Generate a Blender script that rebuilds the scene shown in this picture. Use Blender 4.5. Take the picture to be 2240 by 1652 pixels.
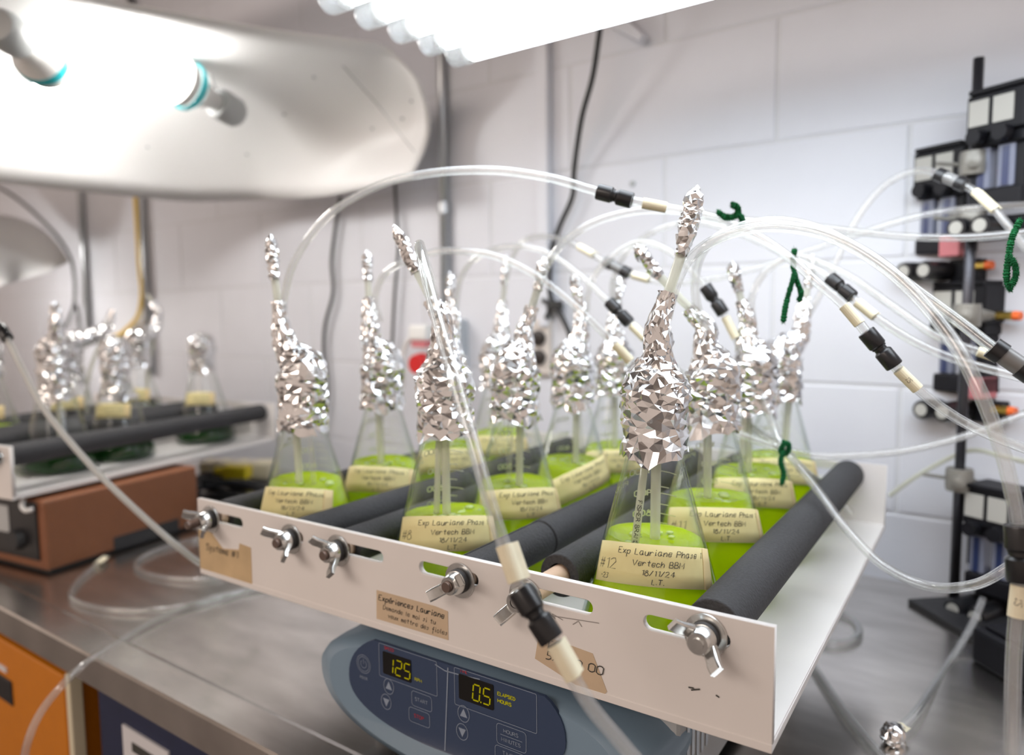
import bpy, bmesh, math, random
from mathutils import Vector, Matrix, noise
for o in list(bpy.data.objects): bpy.data.objects.remove(o, do_unlink=True)
SC = bpy.context.scene
COL = SC.collection
rnd = random.Random(7)
pi = math.pi

# ------------------------------------------------------------------ camera
# z = 0 is the bench top, x runs along the block wall, y points at the wall
FPX, YAW, PITCH, ROLL = 1592.5, .611, .0901, -.0096
EYE = Vector((0, 0, .437))
F = Vector((-math.sin(YAW)*math.cos(PITCH), math.cos(YAW)*math.cos(PITCH), -math.sin(PITCH)))
r0 = Vector((math.cos(YAW), math.sin(YAW), 0)); u0 = r0.cross(F)
RR = math.cos(ROLL)*r0 + math.sin(ROLL)*u0
UU = -math.sin(ROLL)*r0 + math.cos(ROLL)*u0
cd = bpy.data.cameras.new('camera'); cam = bpy.data.objects.new('camera', cd); COL.objects.link(cam)
m = Matrix((RR, UU, -F)).transposed().to_4x4(); m.translation = EYE
cam.matrix_world = m
cd.sensor_width = 36; cd.lens = FPX/2240*36; cd.clip_start = .01
cd.dof.use_dof = True; cd.dof.focus_distance = .575; cd.dof.aperture_fstop = 3.2
SC.camera = cam
# ------------------------------------------------------------------ world, light, exposure
wd = bpy.data.worlds.new('room_light'); SC.world = wd; wd.use_nodes = True
bg = wd.node_tree.nodes['Background']; bg.inputs[0].default_value = (.62, .50, .43, 1); bg.inputs[1].default_value = 1.0
TUBE_E, BULB_E = 9.0, 34.0
ld = bpy.data.lights.new('fill_light', 'AREA'); ld.shape = 'RECTANGLE'; ld.size = 2.4; ld.size_y = .6; ld.energy = 30; ld.color = (1, .86, .76)
lo_ = bpy.data.objects.new('fill_light', ld); COL.objects.link(lo_); lo_.location = (-1.2, -1.75, 1.55)      # unseen warm fill added behind the camera to brighten the front board
lo_.rotation_euler = (Vector((-.5, .8, .1))-Vector(lo_.location)).to_track_quat('-Z', 'Y').to_euler()
SC.view_settings.view_transform = 'Standard'; SC.view_settings.look = 'None'
SC.view_settings.exposure = 0.0; SC.view_settings.gamma = 1
cy_ = SC.cycles
cy_.use_light_tree = False; cy_.max_bounces = 5; cy_.transparent_max_bounces = 40; cy_.glossy_bounces = 3; cy_.transmission_bounces = 4; cy_.diffuse_bounces = 3; cy_.use_adaptive_sampling = True; cy_.adaptive_threshold = .04
cy_.caustics_reflective = False; cy_.caustics_refractive = False; cy_.sample_clamp_indirect = 6

# ------------------------------------------------------------------ helpers
def D(px, py, d):            # point seen at (px, py), d metres along the lens axis
    return EYE + (F + RR*((px-1120)/FPX) - UU*((py-826)/FPX))*d
def AZ(px, py, z):
    v = F + RR*((px-1120)/FPX) - UU*((py-826)/FPX); return EYE + v*((z-EYE.z)/v.z)
def AY(px, py, y):
    v = F + RR*((px-1120)/FPX) - UU*((py-826)/FPX); return EYE + v*(y/v.y)
def PX(P):
    v = P-EYE; d = v.dot(F); return (1120+FPX*v.dot(RR)/d, 826-FPX*v.dot(UU)/d, d)
TROT, TO = .0248, Vector((-.7781, .4702, 0))
TM = Matrix.Translation(TO) @ Matrix.Rotation(TROT, 4, 'Z')
def T(a, b, z): return TM @ Vector((a, b, z))

class MB:
    def __init__(s): s.v = []; s.f = []
    def add(s, vs, fs):
        n = len(s.v); s.v += [tuple(v) for v in vs]; s.f += [tuple(i+n for i in f) for f in fs]; return s
    def box(s, x0, x1, y0, y1, z0, z1, M=None):
        vs = [Vector((x, y, z)) for z in (z0, z1) for y in (y0, y1) for x in (x0, x1)]
        if M: vs = [M @ v for v in vs]
        return s.add(vs, [(0,2,3,1),(4,5,7,6),(0,1,5,4),(2,6,7,3),(0,4,6,2),(1,3,7,5)])
    def lathe(s, prof, seg=32, M=None, cap=False, arc=None):
        vs = []; fs = []; n = len(prof)
        for i in range(seg):
            a = 2*pi*i/seg
            for (r, z) in prof: vs.append(Vector((r*math.cos(a), r*math.sin(a), z)))
        for i in range(seg):
            j = (i+1) % seg
            for k in range(n-1): fs.append((i*n+k, j*n+k, j*n+k+1, i*n+k+1))
        if cap:
            fs.append(tuple(i*n for i in range(seg))[::-1]); fs.append(tuple(i*n+n-1 for i in range(seg)))
        if M: vs = [M @ v for v in vs]
        return s.add(vs, fs)
    def tube(s, pts, r, seg=12, cap=True, rf=None):
        pts = [Vector(p) for p in pts]; n = len(pts)
        up = None; vs = []; fs = []
        for i, p in enumerate(pts):
            t = (pts[min(i+1, n-1)]-pts[max(i-1, 0)]).normalized()
            if up is None:
                up = Vector((0, 0, 1)) if abs(t.z) < .9 else Vector((1, 0, 0))
            up = (up - t*up.dot(t)).normalized(); w = t.cross(up)
            ri = rf(i/(n-1)) if rf else r
            for k in range(seg):
                a = 2*pi*k/seg; vs.append(p + (up*math.cos(a)+w*math.sin(a))*ri)
        for i in range(n-1):
            for k in range(seg):
                k2 = (k+1) % seg; fs.append((i*seg+k, i*seg+k2, (i+1)*seg+k2, (i+1)*seg+k))
        if cap: fs.append(tuple(range(seg))[::-1]); fs.append(tuple((n-1)*seg+k for k in range(seg)))
        return s.add(vs, fs)
    def prism(s, poly, z0, z1, M=None):
        n = len(poly); vs = [Vector((x, y, z0)) for x, y in poly]+[Vector((x, y, z1)) for x, y in poly]
        fs = [tuple(range(n))[::-1], tuple(range(n, 2*n))]+[(i, (i+1) % n, n+(i+1) % n, n+i) for i in range(n)]
        if M: vs = [M @ v for v in vs]
        return s.add(vs, fs)
    def grid(s, P):      # P[i][j] grid of points
        n = len(P[0]); vs = [q for row in P for q in row]
        return s.add(vs, [(i*n+j, i*n+j+1, (i+1)*n+j+1, (i+1)*n+j) for i in range(len(P)-1) for j in range(n-1)])
    def mesh(s, name, smooth=False, fix=True):
        me = bpy.data.meshes.new(name); me.from_pydata(s.v, [], s.f); me.update()
        if fix:
            bm = bmesh.new(); bm.from_mesh(me); bmesh.ops.recalc_face_normals(bm, faces=bm.faces); bm.to_mesh(me); bm.free()
        if smooth:
            for p in me.polygons: p.use_smooth = True
        return me
    def build(s, name, mat, parent=None, smooth=False, bevel=0, loc=None, solid=0, fix=True, auto=0):
        o = bpy.data.objects.new(name, s.mesh(name, smooth, fix)); COL.objects.link(o)
        o.data.materials.append(MT[mat])
        if parent: o.parent = parent
        if loc is not None: o.location = loc
        if solid:
            q = o.modifiers.new('s', 'SOLIDIFY'); q.thickness = solid; q.offset = 0
        if bevel:
            q = o.modifiers.new('b', 'BEVEL'); q.width = bevel; q.segments = 2; q.limit_method = 'ANGLE'
        if auto:
            for p in o.data.polygons: p.use_smooth = True
            try: o.data.set_sharp_from_angle(angle=math.radians(auto))
            except Exception: pass
        return o
def tag(o, label=None, cat=None, group=None, kind=None):
    if label: o['label'] = label
    if cat: o['category'] = cat
    if group: o['group'] = group
    if kind: o['kind'] = kind
    return o
def empty(name, loc=(0, 0, 0), rz=0, label=None, cat=None, group=None):
    o = bpy.data.objects.new(name, None); COL.objects.link(o); o.location = loc; o.rotation_euler = (0, 0, rz)
    o.empty_display_size = .02
    return tag(o, label, cat, group)
def share(src, name, parent=None, loc=None, rot=None):
    o = src.copy(); o.name = name; COL.objects.link(o); o.parent = parent
    if loc is not None: o.location = loc
    if rot is not None: o.rotation_euler = rot
    return o
def align(p, d, up=Vector((0, 0, 1))):   # matrix with local z along d at p
    z = Vector(d).normalized()
    if abs(z.dot(up)) > .98: up = Vector((1, 0, 0))
    x = up.cross(z).normalized(); y = z.cross(x)
    M = Matrix((x, y, z)).transposed().to_4x4(); M.translation = Vector(p); return M
def smooth_path(pts, n=8):
    P = [Vector(p) for p in pts]; out = []
    Q = [P[0]*2-P[1]]+P+[P[-1]*2-P[-2]]
    for i in range(1, len(Q)-2):
        a, b, c, d = Q[i-1:i+3]
        for k in range(n):
            t = k/n
            out.append(.5*((2*b)+(c-a)*t+(2*a-5*b+4*c-d)*t*t+(3*b-a-3*c+d)*t**3))
    out.append(P[-1]); return out

# ------------------------------------------------------------------ materials
MT = {}
def node_mat(name):
    m = bpy.data.materials.new(name); m.use_nodes = True; nt = m.node_tree; nt.nodes.clear()
    out = nt.nodes.new('ShaderNodeOutputMaterial'); MT[name] = m; return nt, out
def pbr(name, col, rough=.5, metal=0, noise_amt=0, nscale=40, bump=0, bscale=200, spec=.5, sss=0, emit=None, es=0, stretch=None, coat=0):
    nt, out = node_mat(name); b = nt.nodes.new('ShaderNodeBsdfPrincipled'); nt.links.new(b.outputs[0], out.inputs[0])
    b.inputs['Base Color'].default_value = (*col, 1); b.inputs['Roughness'].default_value = rough; b.inputs['Metallic'].default_value = metal
    b.inputs['Specular IOR Level'].default_value = spec; b.inputs['Coat Weight'].default_value = coat
    if sss: b.inputs['Subsurface Weight'].default_value = 1; b.inputs['Subsurface Scale'].default_value = sss; b.inputs['Subsurface Radius'].default_value = (1, 1, 1)
    if emit: b.inputs['Emission Color'].default_value = (*emit, 1); b.inputs['Emission Strength'].default_value = es
    tc = nt.nodes.new('ShaderNodeTexCoord'); mp = nt.nodes.new('ShaderNodeMapping'); nt.links.new(tc.outputs['Object'], mp.inputs[0])
    if stretch: mp.inputs['Scale'].default_value = stretch
    if noise_amt:
        n = nt.nodes.new('ShaderNodeTexNoise'); n.inputs['Scale'].default_value = nscale; n.inputs['Detail'].default_value = 5; nt.links.new(mp.outputs[0], n.inputs[0])
        r = nt.nodes.new('ShaderNodeValToRGB'); r.color_ramp.elements[0].position = .3; r.color_ramp.elements[1].position = .7
        r.color_ramp.elements[0].color = (*[max(0, c*(1-noise_amt)) for c in col], 1); r.color_ramp.elements[1].color = (*[min(1, c*(1+noise_amt)) for c in col], 1)
        nt.links.new(n.outputs[0], r.inputs[0]); nt.links.new(r.outputs[0], b.inputs['Base Color'])
    if bump:
        n = nt.nodes.new('ShaderNodeTexNoise'); n.inputs['Scale'].default_value = bscale; n.inputs['Detail'].default_value = 4; nt.links.new(mp.outputs[0], n.inputs[0])
        bp = nt.nodes.new('ShaderNodeBump'); bp.inputs['Strength'].default_value = bump; bp.inputs['Distance'].default_value = .002
        nt.links.new(n.outputs[0], bp.inputs['Height']); nt.links.new(bp.outputs[0], b.inputs['Normal'])
    return b
def clear(name, tint, edge, refl=.55, power=3, milk=0, milkcol=(.9, .9, .85), base=.04, rough=.03):
    # clear wall: see-through face-on, reflecting and tinted towards grazing angles
    nt, out = node_mat(name); N = nt.nodes.new; L = nt.links.new
    lw = N('ShaderNodeLayerWeight'); lw.inputs[0].default_value = .5
    pw = N('ShaderNodeMath'); pw.operation = 'POWER'; pw.inputs[1].default_value = power; L(lw.outputs['Facing'], pw.inputs[0])
    ml = N('ShaderNodeMath'); ml.operation = 'MULTIPLY_ADD'; ml.inputs[1].default_value = refl; ml.inputs[2].default_value = base; L(pw.outputs[0], ml.inputs[0])
    mc = N('ShaderNodeMix'); mc.data_type = 'RGBA'; mc.inputs['A'].default_value = (*tint, 1); mc.inputs['B'].default_value = (*edge, 1); L(pw.outputs[0], mc.inputs['Factor'])
    tr = N('ShaderNodeBsdfTransparent'); L(mc.outputs['Result'], tr.inputs[0])
    gl = N('ShaderNodeBsdfGlossy'); gl.inputs['Roughness'].default_value = rough; gl.inputs[0].default_value = (1, 1, 1, 1)
    mx = N('ShaderNodeMixShader'); L(ml.outputs[0], mx.inputs[0]); L(tr.outputs[0], mx.inputs[1]); L(gl.outputs[0], mx.inputs[2])
    last = mx
    if milk:
        df = N('ShaderNodeBsdfDiffuse'); df.inputs[0].default_value = (*milkcol, 1)
        tl = N('ShaderNodeBsdfTranslucent'); tl.inputs[0].default_value = (*milkcol, 1)
        ad = N('ShaderNodeMixShader'); ad.inputs[0].default_value = .5; L(df.outputs[0], ad.inputs[1]); L(tl.outputs[0], ad.inputs[2])
        m2 = N('ShaderNodeMixShader'); m2.inputs[0].default_value = milk; L(mx.outputs[0], m2.inputs[1]); L(ad.outputs[0], m2.inputs[2]); last = m2
    L(last.outputs[0], out.inputs[0])
def glow(name, col, s):
    nt, out = node_mat(name); e = nt.nodes.new('ShaderNodeEmission'); e.inputs[0].default_value = (*col, 1); e.inputs[1].default_value = s; nt.links.new(e.outputs[0], out.inputs[0])
def liquid(name, col, deep, tl):
    nt, out = node_mat(name); N = nt.nodes.new; L = nt.links.new
    b = N('ShaderNodeBsdfPrincipled'); b.inputs['Roughness'].default_value = .08; b.inputs['Specular IOR Level'].default_value = .5
    b.inputs['Base Color'].default_value = (*col, 1)
    t = N('ShaderNodeBsdfTranslucent'); t.inputs[0].default_value = (*deep, 1)
    mx = N('ShaderNodeMixShader'); mx.inputs[0].default_value = tl; L(b.outputs[0], mx.inputs[1]); L(t.outputs[0], mx.inputs[2]); L(mx.outputs[0], out.inputs[0])
pbr('block_paint', (.73, .745, .80), .55, noise_amt=.03, nscale=6, bump=.25, bscale=60)
pbr('mortar', (.69, .70, .73), .7, bump=.2, bscale=90)
pbr('steel', (.72, .69, .655), .25, 1, noise_amt=.16, nscale=9, bump=.05, bscale=25, stretch=(1, 3, 1))
pbr('floor_grey', (.23, .21, .2), .6, noise_amt=.1)
pbr('ceiling_paint', (.5, .46, .43), .8)
pbr('white_pvc', (.83, .80, .78), .38, noise_amt=.02, nscale=12)
pbr('foam', (.040, .040, .043), .75, noise_amt=.25, nscale=500, bump=.5, bscale=420)
pbr('foam_cut', (.02, .02, .021), .9, bump=.4, bscale=500)
pbr('dowel', (.70, .50, .36), .5, noise_amt=.1, nscale=30)
pbr('zinc', (.68, .69, .68), .24, 1, noise_amt=.1, nscale=60)
pbr('dark_bolt', (.20, .15, .13), .45, .8)
pbr('rubber', (.03, .03, .032), .55)
pbr('foil', (.82, .82, .825), .16, 1)
clear('glass', (.995, 1, .995), (.62, .70, .65), .60, 3.6, base=.014)
clear('tubing', (.985, .985, .98), (.80, .82, .80), .70, 2.4, milk=.09, milkcol=(1, 1, 1), base=.05, rough=.05)
clear('stem_tubing', (.9, .91, .86), (.6, .62, .56), .35, 2, milk=.5, milkcol=(.93, .93, .84), base=.03, rough=.15)
clear('pale_tubing', (.9, .9, .88), (.7, .7, .68), .4, 2.2, milk=.42, milkcol=(.92, .91, .88), base=.04, rough=.1)
liquid('lime_culture', (.62, .80, .003), (.76, .93, .006), .48)
liquid('dark_culture', (.012, .06, .012), (.02, .12, .02), .3)
liquid('foam_bubbles', (.78, .88, .42), (.8, .95, .4), .4)
pbr('beige_tape', (.74, .65, .32), .6, noise_amt=.04, nscale=30)
pbr('flag_tape', (.80, .74, .55), .6, noise_amt=.05, nscale=80)
pbr('brown_tape', (.60, .44, .25), .55, noise_amt=.12, nscale=30)
pbr('tan_tape', (.62, .48, .33), .6, noise_amt=.06, nscale=30)
pbr('ink', (.05, .05, .045), .7)
pbr('faint_ink', (.16, .14, .10), .7)
pbr('print_white', (.92, .93, .92), .5)
pbr('black_plastic', (.012, .012, .014), .32)
pbr('valve_black', (.008, .008, .011), .5, spec=.25)
pbr('clear_valve', (.20, .20, .20), .25)
pbr('green_chenille', (.004, .15, .045), .9)
pbr('shaker_blue', (.21, .31, .41), .42, coat=.2)
pbr('shaker_side', (.52, .54, .55), .5)
pbr('panel_blue', (.035, .06, .125), .3, coat=.3)
pbr('panel_line', (.28, .34, .44), .4)
pbr('panel_red', (.5, .04, .05), .4)
pbr('display_black', (.006, .006, .006), .15)
glow('segment_yellow', (.80, .66, .01), .42); MT['segment_yellow'].cycles.emission_sampling = 'NONE'
pbr('copper_paint', (.26, .10, .045), .42, noise_amt=.04)
pbr('reflector_white', (.88, .875, .87), .35)
pbr('lamp_white', (.85, .85, .83), .4)
pbr('lamp_grey', (.45, .47, .47), .35)
pbr('teal', (.02, .42, .47), .4)
glow('tube_light', (.86, .93, 1), TUBE_E)
glow('bulb_light', (1, .97, .93), BULB_E); glow('large_bulb_light', (1, .97, .93), BULB_E*.85)
clear('lamp_cap', (.9, .92, .95), (.5, .52, .56), .5, 2, milk=.25)
pbr('conduit', (.46, .48, .5), .35, .9)
pbr('yellow_cord', (.92, .62, .05), .45)
pbr('black_cord', (.018, .019, .02), .5)
pbr('grey_cord', (.25, .27, .36), .5)
pbr('socket_beige', (.66, .60, .55), .5)
pbr('socket_black', (.02, .015, .014), .4)
pbr('grey_box', (.48, .52, .56), .5)
pbr('red', (.62, .02, .02), .4)
pbr('white_plastic', (.84, .84, .82), .45)
pbr('orange_paint', (.62, .20, .005), .42, noise_amt=.03)
pbr('cream', (.75, .68, .5), .5)
pbr('navy', (.014, .021, .062), .5, noise_amt=.1)
pbr('poster_white', (.72, .72, .75), .5)
pbr('yellow', (.90, .72, .02), .45)
pbr('poster_blue', (.10, .17, .32), .5)
pbr('poster_orange', (.8, .38, .03), .5)
pbr('brass', (.60, .42, .10), .3, .9)
pbr('orange_tip', (.90, .16, .03), .4)
pbr('meter_blue', (.025, .04, .12), .3, coat=.5)
pbr('meter_clear', (.22, .24, .32), .15, coat=.5)
pbr('pink_label', (.62, .20, .22), .5)
pbr('clamp_grey', (.27, .26, .235), .5, .4, noise_amt=.15)
pbr('stand_black', (.02, .02, .022), .5, bump=.1)
pbr('stand_rod', (.06, .06, .07), .3, .6)
pbr('label_grey', (.50, .49, .45), .6)
pbr('shelf_grey', (.30, .28, .27), .5)
pbr('tape_overlap', (.72, .58, .30), .6)
pbr('scratch', (.30, .28, .27), .6)

# ------------------------------------------------------------------ pen writing as thin strokes
GL = {
'A':'03 39 63;15 55','B':'03 09 39 48 47 36 06;36 55 54 43 03','D':'03 09 29 57 55 23 03','E':'59 09 03 53;06 36','F':'59 09 03;06 36','H':'09 03;69 63;06 66',
'I':'29 23','L':'09 03 43','M':'03 09 35 69 63','G':'58 39 19 07 05 13 43 56 36','N':'03 09 63 69','O':'29 07 05 23 43 65 67 49 29','P':'03 09 39 58 57 46 06','R':'03 09 39 58 57 46 06;36 63',
'S':'58 39 19 08 07 55 54 43 13 04','T':'09 69;39 33','U':'09 04 13 43 54 59','V':'09 33 69','X':'09 63;69 03','Y':'09 36 69;36 33','C':'58 39 19 07 05 13 33 54',
'a':'47 17 05 13 33 47 43 54','c':'46 27 17 05 13 33 44','d':'46 27 17 05 13 33 49;49 43','e':'05 45 47 17 05 13 33 44','f':'48 39 28 20;06 46','h':'09 03;05 27 37 46 43',
'i':'17 13 24;19 18','l':'19 14 23','m':'07 03;05 17 26 23;25 37 46 43','n':'07 03;05 27 37 46 43','o':'17 05 13 33 45 37 17','p':'07 00;06 27 47 45 33 04',
'r':'07 03;05 27 46','s':'46 27 16 35 34 13 04','t':'29 24 33;07 47','u':'07 04 13 33 47;47 43','v':'07 23 47','x':'07 43;47 03','b':'09 03 33 45 37 06','y':'07 24;47 10',
'0':'29 08 04 23 43 64 68 49 29','1':'18 39 33','2':'08 29 49 57 03 63','3':'09 49 26 45 44 23 03','4':'49 05 65;49 43','5':'59 19 16 46 55 54 33 03','8':'29 08 46 54 33 13 04 06 48 39 29','9':'46 16 08 29 49 48 43',
'7':'09 59 23','/':'03 49','#':'13 29;43 59;07 67;05 65','-':'06 36','%':'03 69;09 08;64 63','.':'13 14',"'":'39 28',
}
def strokes(text, h, slant=.18, space=.95, jig=.0, seed=1):
    rr = random.Random(seed); s = h/6; x = 0; out = []
    for ch in text:
        if ch == ' ': x += 4.2*s*space; continue
        base, acc = (ch, None)
        if ch == '\u00e9': base, acc = 'e', '28 49'
        if ch == '\u00e0': base, acc = 'a', '19 28'
        g = GL.get(base, '')
        dy = rr.uniform(-jig, jig)*h; mxx = 0
        for pl in (g+(';'+acc if acc else '')).split(';'):
            pts = [((int(c[0])), int(c[1])-3) for c in pl.split()]
            mxx = max([mxx]+[p[0] for p in pts])
            out.append([(x+px_*s*.82+py_*s*slant, py_*s+dy+rr.uniform(-jig, jig)*h*.3) for px_, py_ in pts])
        x += (mxx*.82+1.7)*s*space
    return out, x
def ink(mb, polys, w, mapf, maxlen=.006):
    for pl in polys:
        if len(pl) < 2: continue
        P = [Vector((a, b, 0)) for a, b in pl]; Q = [P[0]]
        for a, b in zip(P, P[1:]):
            n = max(1, int((b-a).length/maxlen))
            Q += [a.lerp(b, (k+1)/n) for k in range(n)]
        if len(Q) < 2: continue
        L_, R_ = [], []
        for i, q in enumerate(Q):
            t = (Q[min(i+1, len(Q)-1)]-Q[max(i-1, 0)])
            t = t.normalized() if t.length > 1e-9 else Vector((1, 0, 0)); nn = Vector((-t.y, t.x, 0))*w/2
            L_.append(mapf(q.x+nn.x, q.y+nn.y)); R_.append(mapf(q.x-nn.x, q.y-nn.y))
        mb.grid([L_, R_])
def write(mb, lines, mapf):     # lines: (text, x, y, h, w, centred)
    for k, (t, x, y, h, w, c) in enumerate(lines):
        st, L_ = strokes(t, h, jig=.04, seed=k*7+len(t)); x0 = x-(L_/2 if c else 0)
        ink(mb, [[(a+x0, b+y) for a, b in pl] for pl in st], w, mapf)

# ------------------------------------------------------------------ room shell
YW = 1.2868
wall = MB().box(-4.6, 2.2, YW+.002, YW+.15, -.9, 1.9).build('wall_back', 'mortar'); tag(wall, 'pale grey painted concrete block wall behind the bench', kind='structure')
bl = MB(); bl.box(-.1972, .1972, 0, .03, .0022, .2008)
blk = None; course0 = .3123-.203*6; cnt = 0
for k in range(13):
    z = course0 + .203*k
    if z < -.5: continue
    off = -.153 if k % 2 == 1 else -.153+.2
    for i in range(-11, 6):
        x = off+.4*i+.2
        if blk is None:
            blk = bl.build('block', 'block_paint', wall, bevel=.0025, loc=(x, YW, z))
        else: share(blk, 'block', wall, (x, YW, z))
tag(MB().box(-4.6, 2.2, -2.4, YW+.1, -.95, -.9).build('floor', 'floor_grey'), 'dark grey floor', kind='structure')
tag(MB().box(-4.6, 2.2, -2.4, YW+.1, 1.75, 1.8).build('ceiling', 'ceiling_paint'), 'dim ceiling', kind='structure')

# ------------------------------------------------------------------ bench
t = empty('steel_bench', (-1.2, .42, -.9), 0, 'stainless steel lab bench with a raised front rim', 'bench')
def TB(mb): mb.v = [(x+1.2, y-.42, z+.9) for x, y, z in mb.v]; return mb
TB(MB().box(-4.4, 1.8, .424, YW-.002, -.012, 0)).build('worktop', 'steel', t, bevel=.002)
rim = MB(); rim.grid([[Vector((x, y, z)) for x in (-4.4, -1, 1.8)] for y, z in ((.474, .0002), (.464, .0052), (.4225, .0056), (.420, .0035), (.420, -.034), (.427, -.036))])
TB(rim).build('front_rim', 'steel', t, solid=.0012)
for x in (-4.2, -2.4, -.3, 1.6):
    for y in (.5, 1.2):
        if x == -.3 and y == .5: continue
        TB(MB().box(x, x+.04, y, y+.04, -.9, -.012)).build('leg', 'steel', t)

# ------------------------------------------------------------------ shaker platforms
def stadium(x0, x1, z0, z1, n=8):
    r = (z1-z0)/2; zc = (z0+z1)/2; P = []
    for k in range(n+1): a = -pi/2+pi*k/n; P.append((x1-r+r*math.cos(a), zc+r*math.sin(a)))
    for k in range(n+1): a = pi/2+pi*k/n; P.append((x0+r+r*math.cos(a), zc+r*math.sin(a)))
    return P
def holed(name, L, z0, z1, holes, thick, parent, mat):
    cu = bpy.data.curves.new(name, 'CURVE'); cu.dimensions = '2D'; cu.fill_mode = 'BOTH'; cu.extrude = thick/2-.0006; cu.bevel_depth = .0006; cu.bevel_resolution = 1
    for poly in [[(0, z0), (L, z0), (L, z1), (0, z1)]]+holes:
        sp = cu.splines.new('POLY'); sp.points.add(len(poly)-1); sp.use_cyclic_u = True
        for q, (a, b) in zip(sp.points, poly): q.co = (a, b, 0, 1)
    tmp = bpy.data.objects.new('tmp', cu); COL.objects.link(tmp)
    dg = bpy.context.evaluated_depsgraph_get(); me = bpy.data.meshes.new_from_object(tmp.evaluated_get(dg))
    bpy.data.objects.remove(tmp)
    me.transform(Matrix.Rotation(pi/2, 4, 'X'))
    o = bpy.data.objects.new(name, me); COL.objects.link(o); me.materials.clear(); me.materials.append(MT[mat]); o.parent = parent
    return o
ZB, ZT, TL, TD = .1347, .2235, .6505, .6052
ZF = ZB+.008
SL = [(.018, .083), (.148, .182), (.226, .294), (.337, .405), (.446, .515), (.556, .622)]
RODS = [.025, .163, .233, .385, .453, .604]
ZR = .2035
def tray(name, M, label):
    e = empty(name, M.translation, M.to_euler().z, label, 'tray')
    b0 = M.translation.z
    zb, zt = ZB-b0, ZT-b0
    holes = [stadium(a, c, ZR+.003-.0065-b0, ZR+.003+.0065-b0)[::-1] for a, c in SL]
    fb = holed('front_board', TL, zb+.0065, zt, holes, .006, e, 'white_pvc'); fb.location = (0, .003, 0)
    bb = holed('back_board', TL, zb, zt, holes, .006, e, 'white_pvc'); bb.location = (0, TD-.003, 0)
    MB().box(-.0006, TL+.0006, -.0006, TD-.006, zb, zb+.0065).build('base_edge', 'white_pvc', e, bevel=.0006); MB().box(0, TL, .006, TD-.006, zb+.0065, zb+.008).build('base_panel', 'white_pvc', e, bevel=.0006)
    return e
MA = TM @ Matrix.Translation((0, 0, ZB))
trA = tray('shaker_tray', MA, 'white plastic shaker tray full of lime green flasks, slotted front board')
# marks and tape on the front board
def FBM(x, z, o=.0004): return Vector((x, -o, z-ZB))
def board_tape(name, poly, mat, lines, o=.0005, label=None):
    mb = MB(); n = len(poly)
    mb.add([FBM(x, z, o) for x, z in poly]+[FBM(x, z, o-.0004) for x, z in poly], [tuple(range(n)), tuple(range(n, 2*n))[::-1]]+[(i, (i+1) % n, n+(i+1) % n, n+i) for i in range(n)])
    ob = mb.build(name, mat, trA)
    if label: ob['label'] = label
    if lines:
        w = MB(); write(w, lines, lambda a, b: FBM(a, b, o+.0003)); w.build('handwriting', 'ink', ob, fix=False)
    return ob
board_tape('tape_label', [(.0, .1350), (.095, .1350), (.0955, .182), (.076, .1835), (.074, .176), (.045, .172), (.012, .197), (.0, .199)], 'brown_tape', None, label='brown stained old tape at the board corner')
wtxt = MB(); write(wtxt, [('Systeme #1', .014, .166, .0075, .0008, False)], lambda a, b: FBM(a, b, .0014)); wtxt.build('handwriting', 'ink', trA, fix=False)
board_tape('tape_label', [(.283, .145), (.3705, .1455), (.3705, .172), (.356, .1735), (.284, .1735)], 'tan_tape',
    [('Exp\u00e9riences Lauriane', .2865, .1645, .0052, .0009, False), ('Demande le moi si tu', .292, .1565, .0044, .0005, False), ('veux mettre des fioles', .298, .1495, .0044, .0005, False)])
board_tape('tape_label', [(.4615, .1525), (.520, .1345), (.527, .143), (.5145, .1705), (.4655, .1745)], 'tan_tape',
    [('17.5', .472, .1655, .0062, .0009, False), ('5%  10 00', .472, .1555, .0068, .0009, False)])
mk = MB()
ink(mk, [[(.592, .1655), (.596, .1660)], [(.594, .1640), (.6005, .1665)], [(.612, .1655), (.6145, .1645)]], .0011, lambda a, b: FBM(a, b, .0006)); mk.build('pen_marks', 'ink', trA, fix=False)
mk = MB()
ink(mk, [[(.475, .1945), (.481, .191), (.478, .1945), (.488, .1915)], [(.497, .190), (.502, .194), (.505, .190)], [(.47, .192), (.52, .1965)]], .0006, lambda a, b: FBM(a, b, .0006)); mk.build('scuff_marks', 'scratch', trA, fix=False)

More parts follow.
